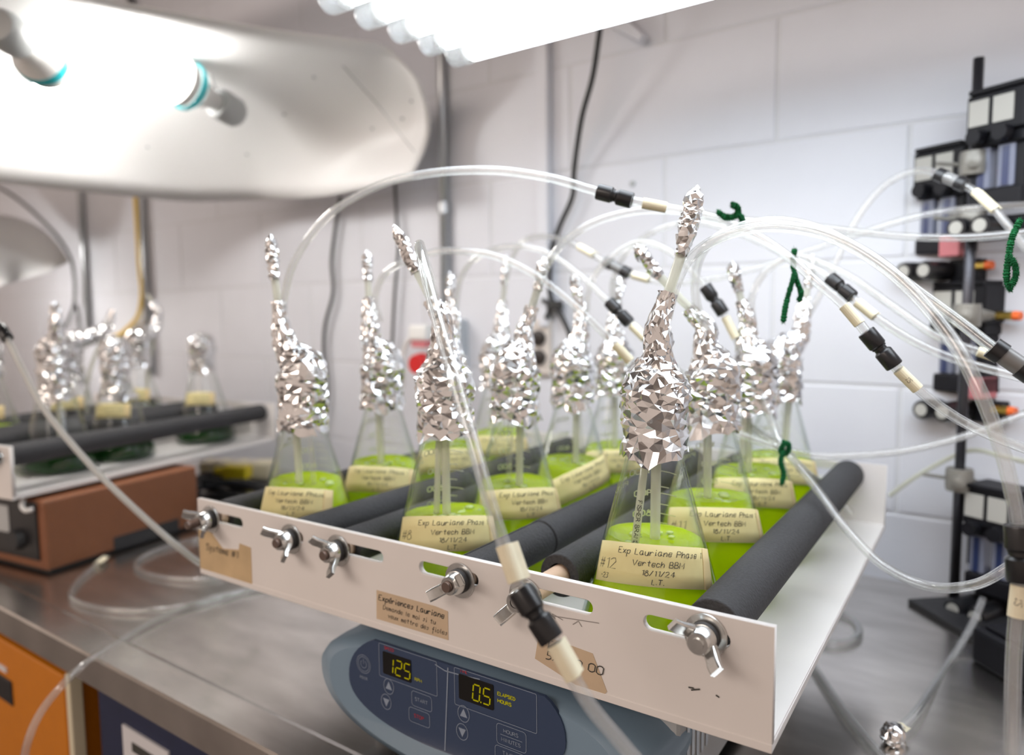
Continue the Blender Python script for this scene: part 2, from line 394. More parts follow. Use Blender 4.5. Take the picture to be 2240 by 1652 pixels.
# ------------------------------------------------------------------ foam padded bars with wing nuts
def bar_y(mb, prof, y0, y1, seg, a0=0, a1=2*pi):   # ring section along +y ; prof (r_in, r_out)
    ri, ro = prof; P = []
    full = abs(a1-a0-2*pi) < 1e-6
    for y in (y0, y1):
        pass
    rings = []
    for (y, r) in ((y0, ri), (y0, ro), (y1, ro), (y1, ri), (y0, ri)):
        rings.append([Vector((r*math.cos(a0+(a1-a0)*k/seg), y, r*math.sin(a0+(a1-a0)*k/seg))) for k in range(seg+1)])
    mb.grid(rings)
    if not full:
        for k in (0, seg):
            mb.add([rings[0][k], rings[1][k], rings[2][k], rings[3][k]], [(0, 1, 2, 3)])
    return mb
def wing_nut(e, y, ang, bolt=.016, mat='dark_bolt'):
    My = lambda yy: Matrix.Translation((0, yy, 0)) @ Matrix.Rotation(pi/2, 4, 'X')     # local z -> -y
    MB().lathe([(.0045, 0), (.0155, 0), (.0158, .0006), (.0155, .0018), (.0045, .0018)], 40, My(y)).build('washer', 'zinc', e, auto=40)
    MB().lathe([(.0045, .0018), (.0105, .0018), (.011, .004), (.0105, .0062), (.0045, .0062)], 32, My(y)).build('rubber_washer', 'rubber', e, auto=40)
    nut = MB().lathe([(.0042, .0062), (.0102, .0062), (.0104, .0085), (.0082, .0168), (.0074, .0176), (.0042, .0176)], 28, My(y)).build('wing_nut', 'zinc', e, auto=40)
    for s in (0, pi):
        w = MB(); P = []
        ca, sa = math.cos(ang+s), math.sin(ang+s)
        path = [(.0045, .0085), (.0085, .0105), (.0125, .0150), (.0160, .0200), (.0205, .0235)]
        rows = []
        for i, (d, h) in enumerate(path):
            hw = (.0055, .0053, .0052, .0053, .0050)[i]; th = (.0030, .0028, .0024, .0022, .0020)[i]
            px_, pz_ = d*ca, d*sa; qx, qz = -sa, ca
            c = Vector((px_, y-h, pz_)); n1 = Vector((qx, 0, qz)); t2 = (Vector((ca, 0, sa))*.7+Vector((0, .7, 0)))
            rows.append([c+n1*hw+t2*th, c-n1*hw+t2*th, c-n1*hw-t2*th, c+n1*hw-t2*th, c+n1*hw+t2*th])
        w.grid(rows); w.add(rows[0][:4], [(0, 1, 2, 3)]); w.add(rows[-1][:4], [(0, 1, 2, 3)])
        w.build('wing', 'zinc', nut, bevel=.0014, auto=60)
    b = MB(); prof = [(0, .002)]
    for k in range(int(bolt/.0012)): prof += [(.0050, .004+k*.0012), (.0043, .0046+k*.0012)]
    prof += [(.0044, .005+bolt), (0, .005+bolt)]
    b.lathe(prof, 20, My(y)).build('bolt', mat, e, auto=40)
def foam_bar(M, y0, y1, label, ang, split=None, gap=None, bolt=.016, r=.0195, nut=True, bmat='dark_bolt', cutoff=None):
    e = empty('foam_bar', M @ Vector((0, 0, 0)), M.to_euler().z, label, 'foam bar', 'foam padded bars across the shaker trays')
    MB().lathe([(0, 0), (.0095, 0), (.0095, TD-.016), (0, TD-.016)], 20, Matrix.Translation((0, .008, 0)) @ Matrix.Rotation(-pi/2, 4, 'X')).build('dowel', 'dowel', e, auto=40)
    segs = [(y0, y1)] if not cutoff else [(y0, cutoff-.0008), (cutoff+.0008, y1)]
    for i, (a, b) in enumerate(segs):
        s = MB()
        if split is None: bar_y(s, (.0112, r), a, b, 40)
        else: bar_y(s, (.0112, r+.0006*i), a, b, 40, split+gap/2 if i == 0 else split+.02, split+2*pi-(gap/2 if i == 0 else .02))
        s.build('foam_sleeve', 'foam', e, auto=40, bevel=.001)
    if nut: wing_nut(e, 0, ang, bolt, bmat)
    return e
BL = ['outermost foam bar by the brown taped tray corner', 'slit foam bar, first of the close pair behind the first flask column', 'slit foam bar, second of the close pair behind the first flask column',
      'slit foam bar with a joint, beside the number 8 flask', 'foam bar with its pale dowel end showing, behind the black tube connector', 'thick foam bar along the open edge of the lime flask tray']
ANG = [2.0, 2.25, 2.0, 1.5, 1.2, 2.05]
for i, a in enumerate(RODS):
    M = TM @ Matrix.Translation((a, 0, ZR+(.004 if i in (5,) else 0)))
    st = [.016, .012, .012, .010, .055, .016][i]
    foam_bar(M, st, TD-.012, BL[i], [pi*.85, pi*.80, pi*.72, pi*1.18, pi*1.28, pi*.78][i], split={1: 1.75, 2: 1.9, 3: 1.75}.get(i), gap={1: .10, 2: .25, 3: .12}.get(i, .1),
             bolt=[.026, .016, .016, .016, .012, .014][i], r=[.0185, .0185, .0185, .0190, .0195, .0205][i], bmat='zinc' if i in (4, 5) else 'dark_bolt', cutoff=.135 if i == 3 else None)

# ------------------------------------------------------------------ flasks
from mathutils.geometry import delaunay_2d_cdt
def tri(x): x = x % 1.0; return abs(x*2-1)
def foil_loft(rings, seed, gap=.0043, amp=.00115, jag=0, fine=.75):
    # crumpled foil sleeve through rings (centre, radius): random creases, flat facets
    C = smooth_path([r[0] for r in rings], 9); R_ = [v.x for v in smooth_path([Vector((r[1], 0, 0)) for r in rings], 9)]
    n = len(C); rr = random.Random(seed); up = Vector((1, 0, 0)); fr = []
    S = [0]
    for a, b, ra, rb in zip(C, C[1:], R_, R_[1:]): S.append(S[-1]+math.hypot((b-a).length, rb-ra))
    for i in range(n):
        tn = (C[min(i+1, n-1)]-C[max(i-1, 0)]).normalized(); up = (up-tn*up.dot(tn)).normalized(); fr.append((up.copy(), tn.cross(up), tn))
    L_ = S[-1]; rm = sum(R_)/n; Wd = 2*pi*rm
    def at(sv):
        i = max(0, min(n-2, next((k for k in range(n-1) if S[k+1] >= sv), n-2))); t_ = (sv-S[i])/max(1e-9, S[i+1]-S[i])
        return C[i].lerp(C[i+1], t_), max(.0008, R_[i]*(1-t_)+R_[i+1]*t_), fr[i]
    pts = []; ny = max(3, int(L_/gap))
    for k in range(ny+1):
        y = L_*k/ny; pts += [(0, y), (Wd, y)]
    k = 1
    nx = int(Wd/gap)
    for q in range(1, nx): pts += [(Wd*q/nx, 0), (Wd*q/nx, L_)]
    ph = rr.uniform(0, 6)
    want = int(L_*Wd/(gap*gap)*1.3); tries = 0; inner = []
    while len(inner) < want and tries < want*12:
        tries += 1; x, y = rr.uniform(0, Wd), rr.uniform(0, L_)
        loc = gap*(1.25-fine*.9*(.5+.5*math.sin(y/L_*9+ph+math.sin(x/Wd*6.28))))*.8
        if x < loc*.7 or x > Wd-loc*.7 or y < loc*.6 or y > L_-loc*.6: continue
        if all((x-a)**2+(y-b)**2 > loc*loc for a, b in inner[-260:]): inner.append((x, y))
    pts += inner
    vo, _, fo, *_r = delaunay_2d_cdt([Vector(p) for p in pts], [], [], 0, 1e-7)
    seam = {}; vs = []; mp = []
    for v in vo:
        x, y = v.x, v.y
        key = round(y, 6) if (x < 1e-6 or x > Wd-1e-6) else None
        if key is not None and key in seam: mp.append(seam[key]); continue
        c, rad, (u_, w_, tn) = at(y); a = 2*pi*x/Wd; d = u_*math.cos(a)+w_*math.sin(a)
        p = c+d*rad; sc = min(1, .35+rad/.03)
        lump = noise.noise(p*45+Vector((seed*1.7, 0, 0)))*.0022*sc
        p = p+d*(rr.gauss(0, amp)*sc+lump)+tn*rr.gauss(0, amp*.4)
        if jag and y < gap*.5:
            jj = (math.sin(a*2+ph)*.5+math.sin(a*5+ph*2)*.4+rr.random())*jag; p = p-tn*jj+d*abs(jj)*.22
        if key is not None: seam[key] = len(vs)
        mp.append(len(vs)); vs.append(p)
    mb = MB(); mb.add(vs, [tuple(mp[i] for i in f) for f in fo if len({mp[i] for i in f}) == len(f)]); return mb
def cone_r(z): return .0660-.2720*(z-.015)
FP = [(0, .0006), (.056, .0), (.0625, .003), (.0658, .010), (.0660, .016)]
FP += [(cone_r(z), z) for z in (.03, .06, .09, .12, .15, .163)]+[(.0238, .171), (.0220, .178), (.0215, .186), (.0215, .210), (.0228, .214), (.0262, .217), (.0264, .220), (.025, .222)]
FI = [(max(0, r-.0023), z+(.002 if z < .02 else 0)) for r, z in FP][::-1]
fl_mesh = MB().lathe(FP+FI[1:], 56).mesh('flask_glass', True)
def liq_mesh(level, seed):
    prof = [(0, .0031), (.053, .003), (.0605, .007), (.0630, .014)]
    z = .02
    while z < level: prof.append((cone_r(z)-.0026, z)); z += .012
    re = cone_r(level)-.0026
    prof += [(re, level), (re-.0015, level-.0008), (re*.8, level-.0022), (re*.5, level-.0028), (0, level-.003)]
    mb = MB().lathe(prof, 48); rr = random.Random(seed); a0 = rr.uniform(0, 6)
    vs = []
    for (x, y, z) in mb.v:
        if z > level-.004:
            z += .003*(x*math.cos(a0)+y*math.sin(a0))/.05+.0010*noise.noise(Vector((x*90, y*90, seed*3.1)))
            if math.hypot(x, y) > cone_r(z)-.0026: k = (cone_r(z)-.0026)/math.hypot(x, y); x *= k; y *= k
        vs.append((x, y, z))
    mb.v = vs; return mb.mesh('culture', True)
SINA = .272/math.sqrt(1+.272**2)
def cone_map(zc, phi0, tilt=0, off=.0005):
    # straight strip of tape laid on the cone: unrolled coordinates (u along, v up the slope)
    rc = cone_r(zc); d0 = rc/SINA; ct, st = math.cos(tilt), math.sin(tilt)
    def f(u, v, o=off):
        u, v = u*ct-v*st, u*st+v*ct
        X, Y = u, d0-v; dd = math.hypot(X, Y); fi = math.atan2(X, Y)/SINA; r = dd*SINA+o; z = .015+(.066-dd*SINA)/.272
        return Vector((r*math.cos(phi0+fi), r*math.sin(phi0+fi), z))
    return f
def make_label(e, zc, phi0, tilt, w, h, num, sub, off0=0):
    f = cone_map(zc, phi0, tilt)
    nu = 28; P = [[f(-w/2+w*i/nu+off0, -h/2+h*j/3) for i in range(nu+1)] for j in range(4)]
    lab = MB().grid(P).build('tape_label', 'beige_tape', e, smooth=True, solid=.0003)
    f2 = cone_map(zc, phi0, tilt, .0011)
    P = [[f2(w/2-.012+.012*i/4+off0, -h/2+h*j/3) for i in range(5)] for j in range(4)]
    MB().grid(P).build('tape_end', 'tape_overlap', lab, smooth=True, solid=.0002)
    f3 = cone_map(zc, phi0, tilt, .0011)
    mb = MB(); write(mb, [('Exp Lauriane Phase 1', .008+off0, h*.24, .0048, .00055, True), ('Vertech BBM', .005+off0, -h*.02, .0046, .00055, True), ('18/11/24', .005+off0, -h*.24, .0042, .00055, True), ('L.T.', .005+off0, -h*.44, .0040, .00055, True)], f3)
    if num: write(mb, [(num, -w/2+.006+off0, -h*.16, .0085, .0005, False), (sub, -w/2+.010+off0, -h*.4, .0040, .0005, False)], f3)
    mb.build('handwriting', 'ink', lab, fix=False)
def scale_marks(e, phi0):
    mb = MB()
    for z, tx in ((.150, '1000'), (.1345, None), (.128, '900'), (.117, None), (.1075, '800'), (.098, None), (.0895, '700')):
        f = cone_map(z, phi0, 0, .0004); L_ = .020 if tx else .013
        ink(mb, [[(-.002, 0), (-.002-L_, 0)]], .0008, f)
        if tx:
            st, w = strokes(tx, .0058, slant=0); ink(mb, [[(a+.001, b-.003) for a, b in pl] for pl in st], .0011, f)
    f = cone_map(.142, phi0, 0, .0004)
    for tx, x, y in (('mL', .026, .004), ('PYREX', .024, -.003)):
        st, w = strokes(tx, .0045, slant=0); ink(mb, [[(a+x, b+y) for a, b in pl] for pl in st], .0009, f)
    mb.build('graduations', 'print_white', e, fix=False)
FLN = 'flasks of lime green culture on the tray'
def flask(M, name, label, seed, stem=None, tip=None, mat='lime_culture', level=.083, lab=None, marks=None, foil_bot=.172, tail=0, group=FLN, stembase=.29, tube_in=True, foil_r=.0285, capz=.243, tipw=.0062, milky=True, pip=None):
    base = M.translation; e = empty(name, base, 0, label, 'flask', group)
    L = lambda P: Vector(P)-base
    g = bpy.data.objects.new('glass_body', fl_mesh); COL.objects.link(g); g.parent = e
    if not fl_mesh.materials: fl_mesh.materials.append(MT['glass'])
    c = bpy.data.objects.new('culture', liq_mesh(level, seed)); COL.objects.link(c); c.parent = e; c.data.materials.append(MT[mat])
    rr = random.Random(seed)
    if mat == 'lime_culture':
        for k in range(7):
            a = rr.uniform(0, 6.28); q = rr.uniform(.2, .95)*(cone_r(level)-.008); s = rr.uniform(.002, .0055)
            MB().lathe([(0, -s*.3), (s, 0), (s*.8, s*.35), (0, s*.5)], 12, Matrix.Translation((q*math.cos(a), q*math.sin(a), level-.002))).build('bubble', 'foam_bubbles', e, smooth=True)
    if lab:
        make_label(e, *lab)
    if marks is not None: scale_marks(e, marks)
    ax = Vector((0, 0, 1))
    rings = [(Vector((0, 0, foil_bot)), max(cone_r(foil_bot)+.0025, .0275) if foil_bot < .17 else .0282), (Vector((0, 0, foil_bot+.014)), .0275), (Vector((0, 0, .202)), .0272), (Vector((0, 0, .216)), foil_r), (Vector((0, 0, capz-.012)), foil_r*.98)]
    if stem:
        s0, s1 = L(stem[0]), L(stem[1]); dv = (s1-s0).normalized()
        k = Vector((s0.x*.55, s0.y*.55, 0))
        rings += [(Vector((s0.x*.35, s0.y*.35, capz+.001)), foil_r*.72), (Vector((s0.x*.8, s0.y*.8, min(capz+.014, s0.z-.012))), .0135), (s0-dv*.004, .0098), (s0+dv*.012, .0078), (s0+dv*.024, .0070)]
    else:
        rings += [(Vector((0, 0, capz)), foil_r*.8), (Vector((0, 0, capz+.008)), .012), (Vector((0, 0, capz+.010)), .002)]
    foil_loft(rings, seed, jag=.006).build('foil_cap', 'foil', e, solid=.0003)
    if stem:
        pts = smooth_path([Vector((s0.x*.3, s0.y*.3, .035)), Vector((s0.x*.4, s0.y*.4, .15)), Vector((s0.x*.75, s0.y*.75, .235)), s0, s0+(s1-s0)*.5, s1], 6)
        MB().tube(pts, .0043, 14).build('stem_tube', 'stem_tubing', e, smooth=True)
        if tip is not None:
            t1 = L(tip); dd = t1-s1; foil_loft([(s1-dd.normalized()*.006, .0056), (s1+dd*.2, tipw), (s1+dd*.55, tipw*1.12), (s1+dd*.85, tipw), (t1, tipw*.35), (t1+dd.normalized()*.002, .001)], seed+50, gap=.0030, amp=.0013).build('foil_tip', 'foil', e, solid=.0002)
    if pip:
        a, b = L(pip[0]), L(pip[1]); pt = MB().tube([a, a.lerp(b, .5), b], .0034, 12).build('pipette', 'stem_tubing', e, smooth=True)
        mb = MB(); st, w = strokes('FISHER BRAND 5 ML', .0034, slant=0); ax_ = (b-a).normalized(); tc = (EYE-base-a).normalized(); sd = ax_.cross(tc).normalized(); nr = sd.cross(ax_)
        if nr.dot(tc) < 0: nr = -nr
        o_ = a.lerp(b, .52); ink(mb, [[(p, q-.0017) for p, q in pl] for pl in st], .0007, lambda p, q: o_+ax_*p-sd*q+nr*(.0037-q*q/.0068)); mb.build('printed_text', 'ink', pt, fix=False)
    if tube_in:
        a = rr.uniform(0, 6.28); x, y = .010*math.cos(a), .010*math.sin(a)
        MB().tube([(x*1.8, y*1.8, .02), (x, y, .15), (x*.6, y*.6, .225)], .0032, 10).build('pipette', 'stem_tubing' if rr.random() < .5 else 'tubing', e, smooth=True)
    return e
COLS = [.094, .309, .5255]
# column, depth b, label, stem foot px, stem top px, tip px
FLS = [
 (0, .080, 'lime flask at the taped front corner, its label turned half away', (614, 705), (600, 600), (592, 517), dict(foil_bot=.160)),
 (0, .213, 'lime flask second in the first column, upright foil tipped stem', (808, 690), (805, 605), (803, 550), {}),
 (0, .350, 'lime flask third in the first column, mostly hidden by others', (990, 690), (985, 650), (985, 598), {}),
 (0, .482, 'lime flask last in the first column, nearest the wall outlet', (1098, 690), (1104, 615), (1108, 562), {}),
 (1, .078, 'lime flask labelled 8 with a bent stem, behind the long tube', (966, 700), (906, 583), (864, 498), {}),
 (1, .205, 'lime flask second in the middle column, stem leaning to the wall', (1150, 715), (1178, 625), (1190, 568), {}),
 (1, .342, 'lime flask third in the middle column with green stained foil', (1272, 705), (1266, 655), (1254, 602), {}),
 (1, .470, 'lime flask last in the middle column against the back board', (1344, 695), (1354, 645), (1362, 605), {}),
 (2, .094, 'lime flask labelled 12 with the tallest foil tipped stem', (1443, 700), (1494, 545), (1524, 412), dict(tipw=.0072, tube_in=False, pip=(D(1417, 960, .635), D(1384, 1230, .605)))),
 (2, .245, 'lime flask labelled 11 with stem leaning far over', (1540, 712), (1436, 596), (1392, 540), {}),
 (2, .395, 'lime flask third in the open edge column, behind the one labelled 11', (1633, 700), (1614, 628), (1600, 576), {}),
 (2, .528, 'lime flask last in the open edge column, foil leaning outwards', (1757, 690), (1768, 620), (1776, 560), {}),
]
FE = []
NUM = {4: ('#8', '22'), 8: ('#12', '-23'), 9: ('#11', '-2')}
for i, (c, b, lb, s0, s1, tp, kw) in enumerate(FLS):
    P = T(COLS[c], b, ZF+.0002); ax = PX(P+Vector((0, 0, .28)))[2]
    fwd = math.atan2(-P.y, -P.x)       # towards the lens
    ph = fwd + {0: -.42, 1: -.30, 2: .1, 3: 0, 4: .0, 5: .25, 6: .35, 7: .2, 8: -.02, 9: .22, 10: .2, 11: .2}[i]
    kw = dict(kw)
    kw['lab'] = (.084 if i != 8 else .088, ph, {6: .35}.get(i, -.02), .118 if i != 0 else .10, .0335, *NUM.get(i, (None, None)))
    kw['marks'] = fwd+pi+{8: .05, 4: .10, 0: -.35, 9: -.2}.get(i, .1)
    FE.append(flask(Matrix.Translation(P), 'erlenmeyer_flask', lb, 11+i, (D(*s0, ax), D(*s1, ax)), D(*tp, ax), level=[.098, .096, .098, .10, .092, .096, .098, .098, .099, .102, .10, .098][i], **kw))

# ------------------------------------------------------------------ second tray, brown shaker, dark flasks
MBt = Matrix.Translation(Vector((-1.353, .492, ZB))) @ Matrix.Rotation(math.radians(9.5), 4, 'Z') @ Matrix.Translation((-TL, 0, 0))
trB = tray('shaker_tray', MBt, 'white plastic shaker tray on the copper brown shaker, dark green flasks')
def TBp(a, b, z): return MBt @ Vector((a, b, z-ZB))
RB = [.604, .455, .39, .235]
for i, a in enumerate(RB):
    M = MBt @ Matrix.Translation((a+.012*(i == 0), 0, ZR-ZB))
    foam_bar(M, .008, TD-.012, ['long foam bar on the open edge of the dark flask tray', 'inner foam bar of the dark flask tray, second from its open edge', 'inner foam bar of the dark flask tray, third from its open edge', 'farthest foam bar of the dark flask tray'][i], .8, nut=(i == 0))
DG = 'flasks on the far tray'
for i, (a, b, lb, kw) in enumerate([
  (.528, .16, 'dark green flask with copper tinted foil on the far tray', dict(mat='dark_culture', level=.05, stem=(D(122, 690, 1.36), D(118, 668, 1.36)), tip=None, foil_bot=.14)),
  (.535, .50, 'dark green flask with a plain foil cap and no stem, end of far tray', dict(mat='dark_culture', level=.06, foil_bot=.165)),
  (.315, .16, 'lime flask at the picture edge on the far tray', dict(level=.07)),
  (.315, .33, 'far tray flask with bright bunched foil behind the copper tinted one', dict(mat='dark_culture', level=.05, stem=(D(240, 700, 1.68), D(246, 680, 1.68)), foil_bot=.14)),
  (.315, .50, 'dark green flask with foil drawn to a side spout on the far tray', dict(mat='dark_culture', level=.075, stem=(D(345, 680, 1.80), D(322, 645, 1.80)))),
  (.530, .285, 'far tray flask with crumpled silver foil beside the copper tinted one', dict(mat='dark_culture', level=.045, foil_bot=.13)),
 ]):
    P = TBp(a, b, ZF+.0002); fwd = math.atan2(-P.y, -P.x)
    stem = kw.pop('stem', None); tip = kw.pop('tip', None)
    flask(Matrix.Translation(P), 'erlenmeyer_flask', lb, 40+i, stem, tip, lab=(.105, fwd-.3, 0, .07, .03, None, None) if i != 0 else None, group=DG, tube_in=False, **kw)
bs = Matrix.Translation((-1.335, .530, 0)) @ Matrix.Rotation(math.radians(8.6), 4, 'Z')
e = empty('orbital_shaker', bs.translation, math.radians(8.6), 'copper brown box shaker with black control face under the far tray', 'shaker')
hs = MB().box(-.42, 0, 0, .31, .006, ZB-.008)
hs.build('housing', 'copper_paint', e, bevel=.004)
MB().box(-.40, -.018, -.004, .001, .022, ZB-.012).build('control_face', 'black_plastic', e, bevel=.002)
MB().box(-.30, -.095, -.0055, -.003, .062, ZB-.025).build('scale_window', 'shaker_side', e, bevel=.002)
MB().lathe([(0, .012), (.016, .012), (.019, 0), (0, 0)], 24, Matrix.Translation((-.07, -.004, .055)) @ Matrix.Rotation(pi/2, 4, 'X')).build('knob', 'rubber', e, auto=40)
MB().box(-.003, .0015, .12, .26, .006, .03).build('cable_recess', 'rubber', e)
MB().box(-.41, -.01, .01, .30, 0, .006).build('foot_strip', 'rubber', e)
MB().box(-.3, -.12, .06, .25, ZB-.008, ZB).build('drive_plate', 'zinc', e)
MB().tube(smooth_path([(-.045, -.006, .128), (-.040, -.012, .118), (-.03, -.012, .111), (-.018, -.008, .113)]), .004, 10).build('hook', 'white_plastic', e, smooth=True)

# ------------------------------------------------------------------ blue orbital shaker under the lime tray
e = empty('orbital_shaker', TM.translation, TROT, 'blue grey shaker with a dark oval control panel under the lime flask tray', 'shaker')
AC, ZC = .380, .080
def oval(hw, zlo, zhi, b, n=72, p=2.35):
    P = []
    for k in range(n):
        a = 2*pi*k/n; c, s = math.cos(a), math.sin(a)
        x = hw*math.copysign(abs(c)**(2/p), c); hz = (zhi-ZC) if s > 0 else (ZC-zlo); z = hz*math.copysign(abs(s)**(2/p), s)
        P.append(Vector((AC+x, b, ZC+z)))
    return P
lo = [oval(.178, .012, .126, .20), oval(.188, .008, .1265, .06), oval(.187, .008, .1265, .03), oval(.184, .009, .1265, .012), oval(.176, .013, .1265, -.001), oval(.158, .022, .1255, -.0065)]
mb = MB(); mb.grid([r+[r[0]] for r in lo]); mb.add(lo[-1], [tuple(range(len(lo[-1])))]); mb.build('housing', 'shaker_blue', e, auto=50)
MB().box(.225, .5655, .05, .46, .014, .127).build('side_body', 'shaker_side', e, bevel=.006)
for i in range(5): MB().box(.5655, .5665, .07+.012*i, .076+.012*i, .05, .11).build('louvre', 'conduit', e)
for x, y in ((.25, .07), (.53, .07), (.25, .43), (.53, .43)): MB().lathe([(0, 0), (.016, 0), (.014, .015), (0, .015)], 20, Matrix.Translation((x, y, 0))).build('foot', 'rubber', e, auto=40)
MB().box(.30, .47, .15, .40, .127, ZB).build('drive_plate', 'zinc', e)
PC, PZ, PA = .373, .089, .128
def PM(u, v, o=0):    # panel coordinates, slightly turned ellipse plane
    return Vector((PC+u*.95, -.0072-o, PZ+v*.95))
n = 64
sgp = lambda v, p: math.copysign(abs(v)**p, v)
poly = [(PA*sgp(math.cos(2*pi*k/n), .95), (.062 if k < n/2 else .047)*sgp(math.sin(2*pi*k/n), .90)+.006*math.cos(2*pi*k/n)) for k in range(n)]
poly = [(x, min(z, .0405)) for x, z in poly]
mb = MB(); mb.add([PM(x, z, .0012) for x, z in poly]+[PM(x, z, -.002) for x, z in poly], [tuple(range(n)), tuple(range(n, 2*n))[::-1]]+[(i, (i+1) % n, n+(i+1) % n, n+i) for i in range(n)])
pan = mb.build('control_panel', 'panel_blue', e)
def PR(x0, x1, z0, z1, r=.0015, n=4):
    P = []
    for cx, cz, a in ((x1-r, z1-r, 0), (x0+r, z1-r, pi/2), (x0+r, z0+r, pi), (x1-r, z0+r, 1.5*pi)):
        for k in range(n+1): q = a+pi/2*k/n; P.append((cx+r*math.cos(q), cz+r*math.sin(q)))
    return P
def pfill(name, poly, mat, o=.0016):
    n = len(poly); mb = MB(); mb.add([PM(x, z, o) for x, z in poly]+[PM(x, z, o-.0004) for x, z in poly], [tuple(range(n)), tuple(range(n, 2*n))[::-1]]+[(i, (i+1) % n, n+(i+1) % n, n+i) for i in range(n)]); return mb.build(name, mat, pan)
def pline(name, polys, mat, w=.0005, o=.0016):
    mb = MB(); ink(mb, polys, w, lambda a, b: PM(a, b, o)); return mb.build(name, mat, pan, fix=False)
def ptext(tx, x, z, h, mat, w=.0005):
    st, L_ = strokes(tx, h, slant=0); return pline('lettering', [[(a+x-L_/2, b+z) for a, b in pl] for pl in st], mat, w)
SEG = {'1': 'bc', '2': 'abged', '5': 'afgcd', '0': 'abcdef'}
def digit(mb, ch, x, z, h):
    w = h*.5; sg = {'a': ((0, h), (w, h)), 'b': ((w, h), (w, h/2)), 'c': ((w, h/2), (w, 0)), 'd': ((0, 0), (w, 0)), 'e': ((0, 0), (0, h/2)), 'f': ((0, h/2), (0, h)), 'g': ((0, h/2), (w, h/2))}
    for s in SEG[ch]:
        (x0, z0), (x1, z1) = sg[s]; k = .1
        a = (x0+(x1-x0)*k, z0+(z1-z0)*k); b = (x1-(x1-x0)*k, z1-(z1-z0)*k)
        ink(mb, [[(x+a[0]+a[1]*.1, z+a[1]), (x+b[0]+b[1]*.1, z+b[1])]], h*.085, lambda p, q: PM(p, q, .0024))
pfill('display', PR(-.079, -.042, .010, .033), 'display_black', .0018)
mb = MB(); [digit(mb, c, -.073+.011*i, .0135, .015) for i, c in enumerate('125')]; mb.build('display_digits', 'segment_yellow', pan, fix=False)
pline('outline', [PR(-.084, -.010, .006, .040)+[PR(-.084, -.010, .006, .040)[0]]], 'panel_line')
ptext('rpm'.upper(), -.033, .014, .003, 'segment_yellow'); ptext('SPEED', -.070, .0355, .0028, 'panel_red')
pfill('display', PR(.016, .055, .012, .036), 'display_black', .0018)
mb = MB(); [digit(mb, c, .032+.0115*i, .016, .015) for i, c in enumerate('05')]; ink(mb, [[(.0415, .0155), (.0415, .0168)]], .0014, lambda a, b: PM(a, b, .0024)); mb.build('display_digits', 'segment_yellow', pan, fix=False)
q = PR(.011, .100, .005, .0405); pline('outline', [q+[q[0]]], 'panel_line')
ptext('ELAPSED', .069, .028, .003, 'segment_yellow', .0007); ptext('HOURS', .067, .0215, .003, 'segment_yellow', .0007); ptext('TIME', .022, .038, .0025, 'panel_red')
def ring(x, z, r, rz=None): return [[(x+r*math.cos(2*pi*k/24), z+(rz or r)*math.sin(2*pi*k/24)) for k in range(25)]]
pline('power_ring', ring(-.106, .012, .0095)+ring(-.106, .012, .0075)+[[(-.106+.004*math.cos(a/10), .012+.004*math.sin(a/10)) for a in range(-40, 12, 2)], [(-.106, .012), (-.106, .0175)]], 'panel_line')
ptext('POWER', -.106, -.004, .0026, 'panel_line')
for x, z in ((-.072, -.002), (-.076, -.019), (.021, -.0015), (.019, -.0195)):
    pline('button_ring', ring(x, z, .0066, .0078), 'panel_line', .0006)
    s = 1 if z > -.01 else -1; pfill('arrow', [(x-.0042, z-.003*s), (x+.0042, z-.003*s), (x, z+.005*s)][::s], 'panel_line')
for x0, x1, z0, z1, tx, mt in ((-.042, -.017, -.012, .003, ['START'], 'panel_line'), (-.046, -.020, -.029, -.0145, ['STOP'], 'panel_red'), (.058, .089, -.017, .002, ['HOURS', 'MINUTES'], 'panel_line'), (.056, .087, -.038, -.019, ['TIMER', 'ELAPSED'], 'panel_line')):
    q = PR(x0, x1, z0, z1, .003); pline('button', [q+[q[0]]], 'panel_line')
    for k, w_ in enumerate(tx): ptext(w_, (x0+x1)/2, (z0+z1)/2-.0015+(.0042 if len(tx) > 1 else 0)*(1-2*k), .0032, mt)
    if len(tx) > 1: pline('button_rule', [[(x0+.004, (z0+z1)/2), (x1-.004, (z0+z1)/2)]], 'panel_line')
pline('divider', [[(-.002, -.045), (.0035, .038)]], 'panel_line', .0012); pline('divider', [[(-.012, .037), (.0, .034), (.02, .035), (.04, .037)]], 'panel_line', .001)

